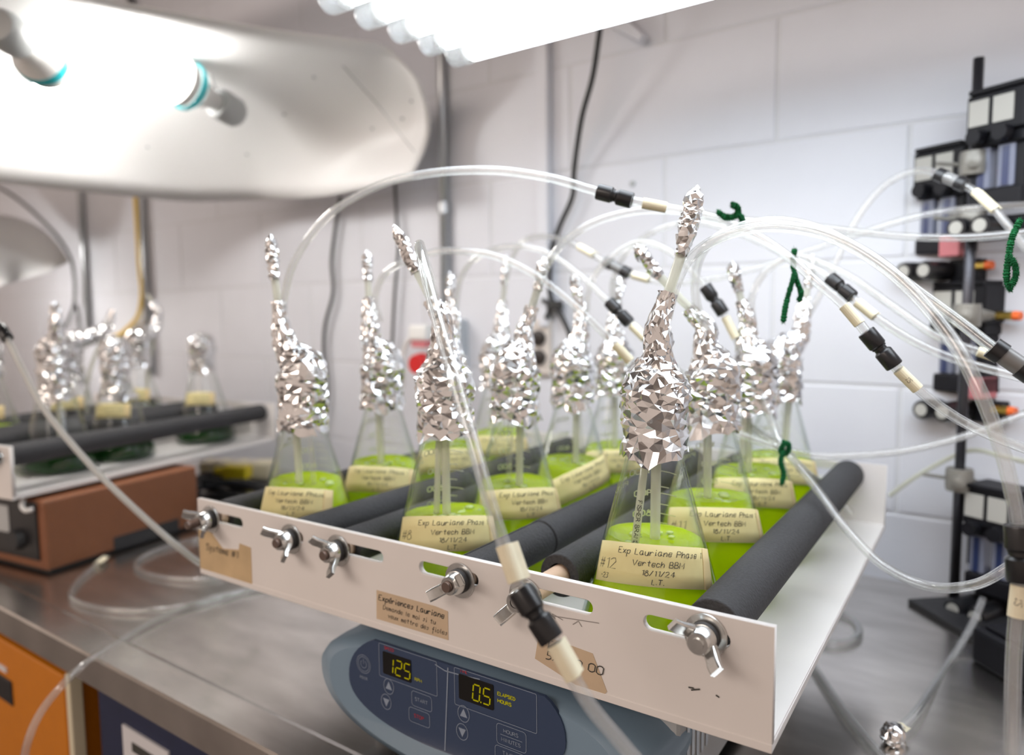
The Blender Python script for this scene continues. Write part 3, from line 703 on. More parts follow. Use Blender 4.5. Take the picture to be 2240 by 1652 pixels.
# ------------------------------------------------------------------ clear tubing with connectors
def tubing(label, pts, conns=(), tapes=(), r=.0045, mat='tubing', end=None, cat='tube', group='clear air tubes', world=False):
    P = [Vector(p) if world else D(*p) for p in pts]; path = smooth_path(P, 9); o0 = P[0]
    e = empty('air_tube', o0, 0, label, cat, group)
    rel = [p-o0 for p in path]
    MB().tube(rel, r, 14, False).build('tube_wall', mat, e, smooth=True)
    MB().tube(rel, r*.62, 12, False).build('bore', mat, e, smooth=True)
    def near(px, py): return min(range(len(path)), key=lambda i: (PX(path[i])[0]-px)**2+(PX(path[i])[1]-py)**2)
    dense = []
    for a, b in zip(path, path[1:]): dense += [a.lerp(b, k/6) for k in range(6)]
    dense.append(path[-1])
    def neard(px, py): return min(range(len(dense)), key=lambda i: (PX(dense[i])[0]-px)**2+(PX(dense[i])[1]-py)**2)
    for c in conns:
        i, j = sorted((neard(*c[0]), neard(*c[1]))); a, b = dense[i]-o0, dense[j]-o0; kind = c[2] if len(c) > 2 else 'black_plastic'
        L_ = (b-a).length; M = align(a, b-a); R_ = .0078
        if kind == 'black_plastic':
            pr = [(r, 0), (R_*.95, 0), (R_, .001), (R_, L_*.40), (R_*.93, L_*.42), (R_*.70, L_*.46), (R_*.70, L_*.54), (R_*.93, L_*.58), (R_, L_*.60), (R_, L_-.001), (R_*.95, L_), (r, L_)]
            cn = MB().lathe(pr, 28, M).build('connector', kind, e, auto=35)
            MB().lathe([(R_*.72, L_*.44), (R_*.84, L_*.45), (R_*.84, L_*.47), (R_*.72, L_*.48)], 28, M).build('collar', kind, cn, auto=35)
        else:
            cn = MB().lathe([(r, L_*.25), (R_*.9, L_*.25), (R_*.9, L_*.75), (r, L_*.75)], 28, M).build('connector', 'clear_valve', e, auto=35)
            MB().lathe([(r, 0), (R_*1.05, 0), (R_*1.05, L_*.28), (r, L_*.28)], 28, M).build('end_cap', 'black_plastic', cn, auto=35)
            MB().lathe([(r, L_*.72), (R_*1.05, L_*.72), (R_*1.05, L_), (r, L_)], 28, M).build('end_cap', 'black_plastic', cn, auto=35)
    for t_ in tapes:
        i, j = sorted((neard(*t_[0]), neard(*t_[1]))); a, b = dense[i]-o0, dense[j]-o0; L_ = (b-a).length; M = align(a, b-a)
        rt = r*1.16; pr = [(rt*math.cos(2*pi*k/18), rt*math.sin(2*pi*k/18)) for k in range(18)]
        # wrap with a small flag where the tape ends meet
        poly = pr[:2]+[(rt*1.75, rt*.55), (rt*1.75, rt*.62)]+pr[2:]
        tp = MB().prism(poly, 0, L_, M).build('tape_flag', 'flag_tape', e)
        if len(t_) > 2:
            mb = MB(); st, w = strokes(t_[2], .0038, slant=0); cpos = (M @ Vector((0, 0, L_*.5)))
            tocam = (EYE-o0-cpos).normalized(); ax = (b-a).normalized(); sd = ax.cross(tocam).normalized(); nrm = sd.cross(ax)
            if nrm.dot(tocam) < 0: nrm = -nrm
            ink(mb, [[(p-w/2, q-.0019) for p, q in pl] for pl in st], .0005, lambda p, q: cpos+ax*p+sd*q+nrm*(rt*1.05-(q*q)/(2*rt))); mb.build('handwriting', 'faint_ink', tp, fix=False)
    if end: end(e, rel)
    return e
tubing('clear tube arching high from the taped corner flask to the picture edge', [(620, 725, .85), (622, 655, .84), (648, 565, .82), (720, 470, .80), (830, 405, .78), (950, 378, .76), (1080, 373, .74), (1200, 389, .72), (1300, 417, .71), (1390, 441, .70), (1500, 462, .70), (1600, 480, .72), (1740, 492, .74), (1960, 516, .76), (2100, 520, .76), (2215, 512, .75), (2320, 500, .74)],
       [((1306, 420), (1383, 438))], [((1405, 446), (1457, 455))])
tubing('clear tube arching low from the second flask, tied by the lower green wire', [(832, 705, .94), (822, 650, .93), (842, 600, .92), (885, 573, .90), (950, 552, .88), (1010, 549, .86), (1090, 563, .84), (1180, 608, .82), (1270, 680, .80), (1350, 758, .79), (1400, 812, .79), (1470, 870, .80), (1560, 925, .81), (1640, 958, .81), (1715, 983, .80), (1800, 998, .80), (1950, 990, .80), (2060, 968, .80), (2150, 940, .80), (2280, 890, .80)],
       [], [((893, 570), (918, 562)), ((1345, 754), (1378, 790))])
tubing('clear tube with a black connector leading past the tall stem and drooping by the tray', [(995, 700, 1.07), (1008, 610, 1.05), (1045, 562, 1.02), (1110, 540, .99), (1190, 550, .96), (1260, 595, .93), (1335, 663, .90), (1378, 708, .89), (1420, 750, .88), (1490, 815, .89), (1570, 880, .90), (1640, 932, .88), (1715, 987, .82), (1790, 1075, .78), (1850, 1155, .74), (1930, 1236, .70), (2030, 1282, .66), (2130, 1280, .62), (2215, 1235, .60), (2290, 1180, .60)],
       [((1331, 659), (1377, 708))], [((1382, 712), (1410, 742))])
tubing('clear tube with a black connector crossing level to the upper picture edge', [(1095, 700, 1.18), (1110, 600, 1.16), (1140, 532, 1.13), (1190, 517, 1.10), (1250, 532, 1.06), (1320, 570, 1.02), (1378, 600, 1.0), (1460, 618, .97), (1560, 610, .95), (1680, 580, .93), (1760, 552, .90), (1900, 505, .88), (2000, 475, .87), (2120, 456, .86), (2300, 446, .86)],
       [((1324, 572), (1375, 600), 'clear')], [((1266, 541), (1298, 558)), ((1385, 603), (1420, 612))])
tubing('clear tube from the wall leaning stem to the large black connector beside the wall', [(1165, 670, .83), (1192, 590, .82), (1235, 528, .80), (1300, 487, .78), (1380, 464, .76), (1460, 460, .75), (1550, 475, .73), (1640, 508, .71), (1720, 558, .69), (1790, 620, .67), (1850, 672, .66), (1915, 752, .65), (1985, 830, .645), (2060, 893, .64), (2150, 945, .64), (2290, 1000, .64)],
       [((1893, 726), (1958, 800))], [((1848, 668), (1882, 708)), ((1966, 808), (2008, 852), '12')])
tubing('clear tube with a small black connector half hidden behind the other tubes', [(1350, 700, 1.05), (1340, 625, 1.03), (1365, 560, 1.0), (1420, 512, .97), (1490, 488, .94), (1560, 492, .90), (1640, 520, .86), (1720, 558, .82), (1790, 592, .78), (1845, 634, .76), (1900, 682, .74), (1990, 742, .72), (2100, 790, .70), (2290, 840, .68)],
       [((1815, 608), (1864, 650))], [((1874, 662), (1914, 692))])
tubing('clear tube running steeply down with a black connector above the lower green wire', [(1280, 720, .95), (1292, 620, .94), (1340, 560, .93), (1400, 530, .92), (1465, 550, .90), (1530, 612, .88), (1585, 690, .87), (1640, 808, .86), (1690, 928, .84), (1715, 980, .82), (1760, 1030, .85), (1800, 1062, .92), (1860, 1120, 1.0)],
       [((1541, 628), (1584, 686))], [((1588, 694), (1610, 740))])
tubing('thick clear tube sweeping from the tall stem flask to the lowest black connector', [(1458, 700, .645), (1478, 625, .64), (1510, 565, .62), (1570, 522, .60), (1650, 499, .58), (1730, 498, .56), (1810, 515, .54), (1900, 560, .52), (1990, 632, .50), (2080, 740, .48), (2140, 850, .465), (2190, 980, .455), (2215, 1080, .45), (2228, 1160, .45), (2232, 1270, .45), (2224, 1350, .45), (2216, 1480, .45), (2212, 1760, .45)],
       [((2227, 1150), (2232, 1272))], [((2231, 1282), (2225, 1350), '12')])
tubing('clear tube rising upright by the 11 flask and sweeping to the grey capped valve', [(1556, 725, .74), (1527, 680, .72), (1522, 600, .70), (1545, 540, .67), (1610, 500, .65), (1700, 484, .63), (1800, 505, .61), (1900, 560, .59), (2000, 632, .57), (2100, 705, .55), (2190, 775, .53), (2290, 840, .52)],
       [((2170, 760), (2258, 820), 'clear')])
tubing('clear tube from the third open edge flask curving under the main bundle', [(1648, 720, .87), (1645, 650, .87), (1680, 590, .86), (1750, 562, .84), (1850, 600, .80), (1950, 668, .77), (2050, 736, .74), (2150, 772, .72), (2290, 815, .70)],
       [], [((2140, 768), (2176, 780))])
tubing('faint clear tube arching up from the last flask to the flow meters', [(1762, 700, .98), (1788, 655, .97), (1830, 570, .96), (1880, 470, .95), (1940, 402, .93), (2010, 373, .90), (2060, 384, .86), (2112, 406, .84), (2160, 442, .82), (2210, 500, .80), (2290, 600, .78)],
       [((2052, 380), (2112, 406), 'clear')], [((2132, 420), (2178, 460))])
tubing('long clear tube falling from its bend past the front board, black connector', [(963, 725, .735), (955, 665, .73), (937, 595, .71), (922, 548, .66), (918, 538, .62), (930, 595, .555), (955, 692, .515), (985, 795, .49), (1030, 952, .465), (1075, 1110, .45), (1112, 1222, .44), (1137, 1290, .435), (1180, 1352, .43), (1222, 1425, .425), (1285, 1535, .42), (1350, 1615, .42), (1440, 1720, .42)],
       [((1138, 1288), (1206, 1402))], [((1098, 1195), (1130, 1272)), ((1212, 1410), (1256, 1484))])
tubing('pale tube running down from the far tray to behind the near tray', [(-60, 620, 1.02), (-10, 700, 1.0), (16, 740, .99), (45, 800, .98), (100, 900, .97), (200, 1020, .95), (300, 1118, .94), (400, 1205, .94), (470, 1250, 1.0), (560, 1280, 1.05)],
       [((-2, 715), (16, 742))], r=.0042, mat='pale_tubing')
Z1 = .0046
def tz(l, z=Z1): return [AZ(a, b, z) for a, b in l]
edge = tz([(640, 1262), (560, 1286), (450, 1312), (330, 1362), (235, 1420)]) + [AZ(188, 1450, .0105), D(140, 1495, .87), D(95, 1550, .86), D(65, 1610, .85), D(52, 1680, .85), D(60, 1800, .85)]
tubing('clear tube crossing the bench and hanging over its front edge', edge, world=True)
tubing('clear tube lying in a wide curve from beneath the brown shaker', tz([(228, 1222), (180, 1262), (156, 1296), (172, 1318), (240, 1334), (330, 1336), (430, 1322), (540, 1293), (640, 1275)]), [], [((212, 1235), (228, 1222))], world=True)
tubing('clear tube loop lying on the bench beside the brown shaker', tz([(520, 1172), (430, 1180), (340, 1205), (297, 1232), (318, 1254), (380, 1266), (450, 1266), (520, 1250)]), world=True, r=.004)
def foil_end(e, rel):
    d = (rel[-1]-rel[-2]).normalized(); foil_loft([(rel[-1]-d*.006, .0055), (rel[-1]+d*.003, .0095), (rel[-1]+d*.012, .011), (rel[-1]+d*.022, .006), (rel[-1]+d*.024, .001)], 90, gap=.0034, amp=.0015).build('foil_tip', 'foil', e, solid=.0002)
tubing('clear tube from the lowest valve to the bench, its end wrapped in foil', [D(2150, 1310, .98), D(2125, 1370, .95), D(2070, 1462, .89)]+tz([(2005, 1558), (1962, 1600)], .008), [], [((1972, 1592), (1958, 1606))], world=True, end=foil_end)
tubing('short tube loop peeping out from under the open tray edge', tz([(1760, 1388), (1810, 1408), (1858, 1404), (1880, 1384), (1868, 1358), (1838, 1342), (1800, 1330)]), world=True, r=.005)
tubing('clear tube slanting over the bench beneath the open tray edge', tz([(1745, 1400), (1785, 1465), (1850, 1560), (1925, 1652), (2000, 1740)]), world=True)
tubing('thin pale tube sloping across the wall to the stand rod', [(1945, 1085, 1.12), (2000, 1045, 1.1), (2075, 1003, 1.08), (2130, 985, 1.05), (2200, 1000, 1.0), (2300, 1025, .98)], r=.0035, mat='stem_tubing')

# ------------------------------------------------------------------ green pipe cleaner ties
def chenille(label, paths):
    o0 = D(*paths[0][0]); e = empty('pipe_cleaner', o0, 0, label, 'wire tie', 'green pipe cleaner ties')
    for pth in paths:
        P = [p-o0 for p in smooth_path([D(*q) for q in pth], 10)]
        dense = []
        for a, b in zip(P, P[1:]): dense += [a.lerp(b, k/2) for k in range(2)]
        mb = MB(); mb.tube(dense, .0026, 12, True, rf=lambda t: .0024+rnd.uniform(-.0006, .0007))
        for i in range(len(dense)-1):
            for _ in range(34):
                p = dense[i].lerp(dense[i+1], rnd.random()); d = Vector((rnd.gauss(0, 1), rnd.gauss(0, 1), rnd.gauss(0, 1))).normalized(); s = d.cross(Vector((0, 0, 1))).normalized()*.0005
                mb.add([p+s, p-s, p+d*rnd.uniform(.0036, .0050)], [(0, 1, 2)])
        mb.build('fuzzy_wire', 'green_chenille', e, fix=False)
    return e
chenille('green pipe cleaner hooked around the upper tubes beside the tall stem', [[(1570, 464, .70), (1590, 476, .695), (1612, 470, .69), (1614, 455, .69), (1600, 448, .69)], [(1612, 468, .69), (1624, 480, .70), (1618, 500, .715)]])
chenille('forked green pipe cleaner hanging mid air under the tube bundle', [[(1738, 546, .70), (1735, 580, .70), (1742, 612, .70), (1752, 640, .70), (1748, 658, .70)], [(1738, 600, .695), (1726, 640, .70), (1718, 672, .70), (1713, 706, .70)]])
chenille('thick green pipe cleaner near the flow meters', [[(2232, 482, .62), (2214, 520, .62), (2206, 565, .62), (2202, 610, .62), (2212, 636, .62)], [(2206, 560, .615), (2220, 580, .615), (2222, 604, .615), (2212, 625, .615)]])
chenille('knotted green pipe cleaner tying tubes low by the tray edge', [[(1712, 968, .795), (1726, 974, .795), (1722, 990, .795), (1708, 988, .795), (1714, 972, .79)], [(1714, 985, .79), (1708, 1010, .79), (1714, 1035, .79), (1710, 1060, .79)]])

# ------------------------------------------------------------------ lamps
e = empty('fluorescent_fixture', (-.11, .74, .823), 0, 'bright bank of fluorescent tubes hanging over the lime flask tray', 'light fixture')
tm = None
for i in range(6):
    y = .14-.060*i
    if tm is None:
        tm = MB().lathe([(0, 0), (.0155, 0), (.016, .002), (.016, 1.15), (0, 1.15)], 20, Matrix.Translation((-.572, y, 0)) @ Matrix.Rotation(pi/2, 4, 'Y')).build('tube', 'tube_light', e, smooth=False, auto=40); ty = y
        cpm = MB().lathe([(0, -.020), (.017, -.020), (.019, -.016), (.019, .010), (.0165, .012), (0, .012)], 20, Matrix.Translation((-.590, y, 0)) @ Matrix.Rotation(pi/2, 4, 'Y')).build('end_cap', 'lamp_cap', e, auto=40)
    else:
        share(tm, 'tube', e, (0, y-ty, 0)); share(cpm, 'end_cap', e, (0, y-ty, 0))
MB().grid([[Vector((x, y, z)) for x in (-.60, .65)] for y, z in ((-.24, -.024), (-.215, .035), (.165, .035), (.180, .008))]).build('reflector', 'reflector_white', e, solid=.002)
MB().box(-.55, .62, -.12, .10, .04, .09).build('housing', 'white_plastic', e, bevel=.004)
for x in (-.45, .5): MB().tube([(x, 0, .09), (x, 0, .426)], .002, 8).build('hanger', 'conduit', e)

e = empty('shade_shelf', (-.8, .5, 1.25), 0, 'grey shelf added out of view to shade the upper wall', 'shelf')  # unseen slab, added to keep the fill off the upper wall
MB().box(-1.9, 1.7, -.40, .42, 0, .025).build('deck', 'shelf_grey', e, bevel=.003)
for x in (-1.85, 1.6): MB().box(x, x+.03, .38, .42, -.0, .5).build('post', 'shelf_grey', e)
# curved white sheet around the far tray lamps
Bc = [(-1.82, .25, .72), (-1.80, .45, .72), (-1.79, .67, .72), (-1.765, .88, .72), (-1.726, 1.05, .72), (-1.62, 1.145, .724), (-1.525, 1.163, .72), (-1.36, 1.168, .71), (-1.20, 1.165, .715), (-1.055, 1.149, .72)]
Tc = [(-1.30, .20, .96), (-1.285, .40, .955), (-1.262, .55, .95), (-1.244, .642, .95), (-1.21, .72, .95), (-1.176, .796, .95), (-1.12, .90, .95), (-1.053, 1.003, .95), (-1.03, 1.06, .948), (-1.010, 1.128, .90)]
Bp, Tp = smooth_path(Bc, 5), smooth_path(Tc, 5)
rows = []
for j in range(13):
    s = j/12; row = []
    for i, (b, t_) in enumerate(zip(Bp, Tp)):
        k = i/(len(Bp)-1); q = b.lerp(t_, s); bul = math.sin(pi*s)
        out = Vector((-.10*(1-k)-.02, .10*k**1.5, .10*(1-k*.75)))
        row.append(q+out*bul*(.95 if k < .97 else .6))
    rows.append(row)
e = empty('lamp_hood', (-1.45, .8, .95), 0, 'large white curved plastic hood over the far tray lamps', 'lamp hood')
MB().add([Vector(v)-Vector((-1.45, .8, .95)) for v in MB().grid(rows).v], MB().grid(rows).f).build('sheet', 'reflector_white', e, smooth=True, solid=.0025)
for j, i in ((3, 26), (6, 30), (9, 32), (5, 38), (8, 42), (3, 18), (6, 41)):
    p = rows[j][i]-Vector((-1.45, .8, .95)); MB().lathe([(0, -.0025), (.003, -.002), (.003, .002), (0, .0025)], 10, Matrix.Translation(p+Vector((.002, -.003, -.002)))).build('rivet', 'lamp_grey', e)
MB().tube([rows[3][44]-Vector((-1.45, .8, .95))+Vector((0, -.003, 0)), rows[7][38]-Vector((-1.45, .8, .95))+Vector((.003, -.004, 0)), rows[10][34]-Vector((-1.45, .8, .95))+Vector((.003, -.004, 0))], .0012, 6).build('crease_wire', 'lamp_grey', e)
def bulb(p0, p1, label, L=.27, R=.048, mat='bulb_light'):
    # screw lamp: socket at p0 pointing towards p1
    p0, p1 = Vector(p0), Vector(p1); e = empty('lamp_bulb', p0, 0, label, 'bulb', 'screw in lamps under the hood'); M = align((0, 0, 0), p1-p0)
    MB().lathe([(0, -.055), (.024, -.055), (.030, -.045), (.032, -.01), (.030, .004), (.0, .004)], 28, M).build('socket', 'lamp_grey', e, auto=40)
    MB().lathe([(.016, .0), (.018, .012), (.021, .03), (.030, .045), (.040, .058), (.044, .064)], 28, M).build('neck', 'lamp_white', e, auto=40)
    MB().lathe([(.0435, .064), (.0475, .070), (.0485, .078), (.0455, .082)], 32, M).build('ring', 'teal', e, auto=40)
    MB().lathe([(.045, .082), (.0465, .088), (.0465, .100), (.043, .104)], 32, M).build('collar', 'lamp_white', e, auto=40)
    MB().lathe([(.043, .102), (R, .112), (R*1.02, L*.7), (R*.8, L*.92), (R*.4, L), (0, L*1.01)], 32, M).build('globe', mat, e, auto=40)
    return e
bulb(D(478, 226, 1.50), D(300, 125, 1.33), 'glowing bulb with a teal ring, grey socket on the hood side')
bulb(D(35, 85, 1.20), D(190, 200, 1.44), 'glowing bulb with a teal ring pointing into the hood')
e = empty('lamp_cable', D(486, 55, 1.45), 0, 'thin wire down to the glowing bulb socket', 'cable')
o0 = D(486, 55, 1.45); MB().tube([p-o0 for p in smooth_path([o0, D(466, 95, 1.46), D(460, 135, 1.47), D(466, 178, 1.5), D(480, 205, 1.52)])], .0016, 8).build('wire', 'lamp_grey', e, smooth=True)
# farther, lower hood at the picture edge
e = empty('lamp_hood', D(60, 520, 2.3), 0, 'cream hood edge farther along the wall at the picture edge', 'lamp hood'); o0 = D(60, 520, 2.3)
topc = smooth_path([D(-160, 470, 2.0), D(-60, 472, 2.1), (D(20, 478, 2.2)), D(80, 498, 2.3), D(125, 535, 2.38), D(152, 572, 2.42)], 5)
botc = smooth_path([D(-160, 560, 2.1), D(-60, 548, 2.2), D(10, 545, 2.28), D(60, 560, 2.34), D(95, 580, 2.4), D(112, 592, 2.44)], 5)
far = smooth_path([D(-160, 640, 2.2), D(-60, 630, 2.3), D(10, 622, 2.35), D(50, 610, 2.4), D(90, 600, 2.44), D(110, 594, 2.46)], 5)
bkc = smooth_path([D(-160, 468, 2.5), D(-60, 466, 2.6), D(20, 472, 2.68), D(80, 494, 2.66), D(125, 532, 2.6), D(152, 573, 2.5)], 5)
MB().grid([[p-o0 for p in bkc], [p-o0 for p in topc], [p-o0 for p in botc], [p-o0 for p in far]]).build('sheet', 'reflector_white', e, smooth=True, solid=.002)

bulb(D(-190, 650, 2.2), D(-100, 690, 2.32), 'glowing bulb under the cream hood beyond the picture edge', mat='large_bulb_light')
# ------------------------------------------------------------------ things on the wall
def wire(name, pts, r, mat, label, cat='cable', group=None, n=8):
    P = smooth_path(pts, n); e = empty(name, P[0], 0, label, cat, group); MB().tube([p-P[0] for p in P], r, 10).build('strand', mat, e, smooth=True); return e
yc = YW-.014
def conduit(px, py0, py1, label, r=.0105, coupl=None, mat='conduit'):
    a = AY(px, (py0+py1)/2, yc); x = a.x; e = empty('conduit', (x, yc, AY(px, py1, yc).z), 0, label, 'conduit', 'metal conduits on the wall')
    H = 1.6-AY(px, py1, yc).z; MB().tube([(0, 0, 0), (0, 0, H)], r, 16).build('pipe', mat, e, smooth=True)
    for cpy in (coupl or []):
        z = AY(px, cpy, yc).z-AY(px, py1, yc).z; MB().lathe([(r, -.015), (r*1.3, -.012), (r*1.3, .012), (r, .015)], 16, Matrix.Translation((0, 0, z))).build('coupling', mat, e, auto=40)
    return e
conduit(972, 300, 720, 'grey metal conduit on the wall beside the hood edge', coupl=[455])
conduit(187, 500, 720, 'grey metal conduit on the wall behind the copper tinted foil')
conduit(322, 500, 820, 'grey metal conduit on the wall beside the yellow cord')
a = AY(1196, 300, YW); e = empty('wall_duct', (a.x, YW-.014, .33), 0, 'white painted cable duct running up the block wall', 'cable duct'); MB().box(-.014, .014, -.008, .013, .12, 1.35).build('cover', 'block_paint', e, bevel=.003)
MB().box(-.010, .010, -.006, .013, .075, .12).build('foot', 'block_paint', e, bevel=.003)
yw = YW-.02
wire('electric_cable', [AY(864, 400, yw), AY(868, 480, yw), AY(872, 540, yw), AY(864, 640, yw), AY(858, 760, yw), AY(856, 860, yw)], .0038, 'black_cord', 'thin black cord hanging beside the second flask stem', group='black cords on the wall')
wire('electric_cable', [AY(745, 430, yw), AY(737, 480, yw), AY(726, 570, yw), AY(729, 640, yw), AY(712, 710, yw), AY(709, 770, yw), AY(716, 850, yw), AY(706, 930, yw)], .0048, 'black_cord', 'wavy black cord hanging beside the taped corner flask', group='black cords on the wall')
wire('electric_cable', [AY(1322, -10, yw-.08), AY(1310, 80, yw-.07), AY(1296, 170, yw-.05), AY(1272, 260, yw-.03), AY(1256, 370, yw), AY(1252, 430, yw), AY(1222, 500, yw), AY(1205, 560, yw), AY(1203, 640, yw), AY(1222, 680, yw), AY(1246, 730, yw), AY(1262, 800, yw)], .0052, 'black_cord', 'long black cord hanging from the fixture down to the splitter', group='black cords on the wall')
e = empty('cord_splitter', AY(1214, 668, yw), 0, 'black cross shaped cord splitter on the wall', 'splitter')
MB().box(-.016, .016, -.008, .008, -.009, .009).build('body', 'black_cord', e, bevel=.003); MB().tube([(-.03, 0, .012), (-.012, 0, .003)], .005, 10).build('plug', 'black_cord', e); MB().tube([(-.022, 0, -.026), (-.008, 0, -.006)], .005, 10).build('plug', 'black_cord', e)
wire('electric_cable', [AY(-60, 380, 1.22), AY(30, 430, 1.22), AY(110, 500, 1.22), AY(150, 555, 1.24), AY(162, 600, 1.26), AY(163, 660, 1.26), AY(150, 700, 1.26), AY(140, 720, 1.26)], .0055, 'black_cord', 'black cord looping down behind the cream hood edge', group='black cords on the wall')
wire('electric_cable', [AY(163, 660, 1.255), AY(172, 690, 1.255), AY(175, 730, 1.255)], .0055, 'black_cord', 'short black cord tail forking behind the far tray', group='black cords on the wall')
wire('yellow_cable', [AY(294, 380, yw), AY(300, 480, yw), AY(306, 580, yw), AY(311, 640, yw), AY(303, 690, yw), AY(280, 718, yw), AY(262, 732, yw), AY(230, 745, yw)], .0075, 'yellow_cord', 'yellow cord hanging down the wall by the conduit')
a = AY(1186, 760, YW); e = empty('wall_outlet', (a.x, YW, a.z), 0, 'beige wall outlet with two black round sockets', 'outlet')
MB().box(-.026, .026, -.012, .004, -.058, .058).build('plate', 'socket_beige', e, bevel=.003)
for z in (.020, -.020): MB().lathe([(0, .0), (.0165, 0), (.0165, .006), (.014, .008), (0, .008)], 24, Matrix.Translation((0, -.0115, z)) @ Matrix.Rotation(pi/2, 4, 'X')).build('receptacle', 'socket_black', e, auto=40)
a = AY(1003, 775, YW); e = empty('junction_box', (a.x, YW, a.z), 0, 'grey metal junction box on the wall behind the number 8 flask', 'junction box')
MB().box(-.028, .028, -.05, .004, -.08, .08).build('case', 'grey_box', e, bevel=.004); MB().box(-.024, .024, -.053, -.048, -.074, .074).build('cover', 'grey_box', e, bevel=.002)
a = AY(925, 765, 1.20); e = empty('power_adapter', a, 0, 'white and red plug adapter on the wall behind the number 8 flask', 'adapter')
MB().box(-.026, .026, -.02, .06, .02, .055).build('cap', 'white_plastic', e, bevel=.006); MB().box(-.022, .022, -.015, .055, .005, .021).build('band', 'pink_label', e, bevel=.003)
MB().lathe([(0, 0), (.022, 0), (.024, .01), (.02, .03), (0, .03)], 24, Matrix.Translation((.008, -.005, -.03)) @ Matrix.Rotation(pi/2, 4, 'X')).build('red_body', 'red', e, auto=40)
MB().tube(smooth_path([(-.024, 0, .03), (-.05, 0, .01), (-.062, 0, -.03), (-.064, 0, -.09)]), .005, 10).build('lead', 'white_plastic', e, smooth=True)
for px, py in ((1384, 402),): 
    a = AY(px, py, YW); e = empty('wall_anchor', a, 0, 'small grey screw anchor in the block wall', 'anchor'); MB().lathe([(0, 0), (.006, 0), (.005, .004), (0, .006)], 14, Matrix.Rotation(pi/2, 4, 'X')).build('head', 'lamp_grey', e, auto=40)
a = AY(1400, 90, YW); e = empty('wall_bracket', a, 0, 'pale grey angled bracket high on the wall under the light', 'bracket'); MB().prism([(-.05, .03), (.012, -.012), (.02, 0), (-.03, .05)], 0, .03, Matrix.Rotation(pi/2, 4, 'X')).build('plate', 'block_paint', e, bevel=.003)

# ------------------------------------------------------------------ stand with flow meters
RS = AZ(2086, 1318, .008); top = AY(2141, 127, RS.y)
e = empty('support_stand', (RS.x, RS.y, 0), 0, 'black support stand with a tall rod in front of the wall', 'stand')
MB().prism([(-.062, -.045), (.30, -.045-.0), (.30, .04), (-.062, .04)], 0, .008).v
bp = MB(); c0 = AZ(1985, 1321, 0)-Vector((RS.x, RS.y, 0)); c1 = AZ(2240, 1472, 0)-Vector((RS.x, RS.y, 0)); dirv = (c1-c0).normalized(); nrm = Vector((-dirv.y, dirv.x, 0))
Lp = .30; pl = [c0, c0+dirv*Lp, c0+dirv*Lp+nrm*.13, c0+nrm*.13]
lim = YW-.004-RS.y
pl = [(min(p.x, .5), min(p.y, lim)) for p in pl]
bp.prism(pl, 0, .008).build('base_plate', 'stand_black', e, bevel=.0015)
MB().tube([(0, 0, .008), (0, 0, top.z)], .0068, 18).build('rod', 'stand_rod', e, smooth=True)
e2 = None
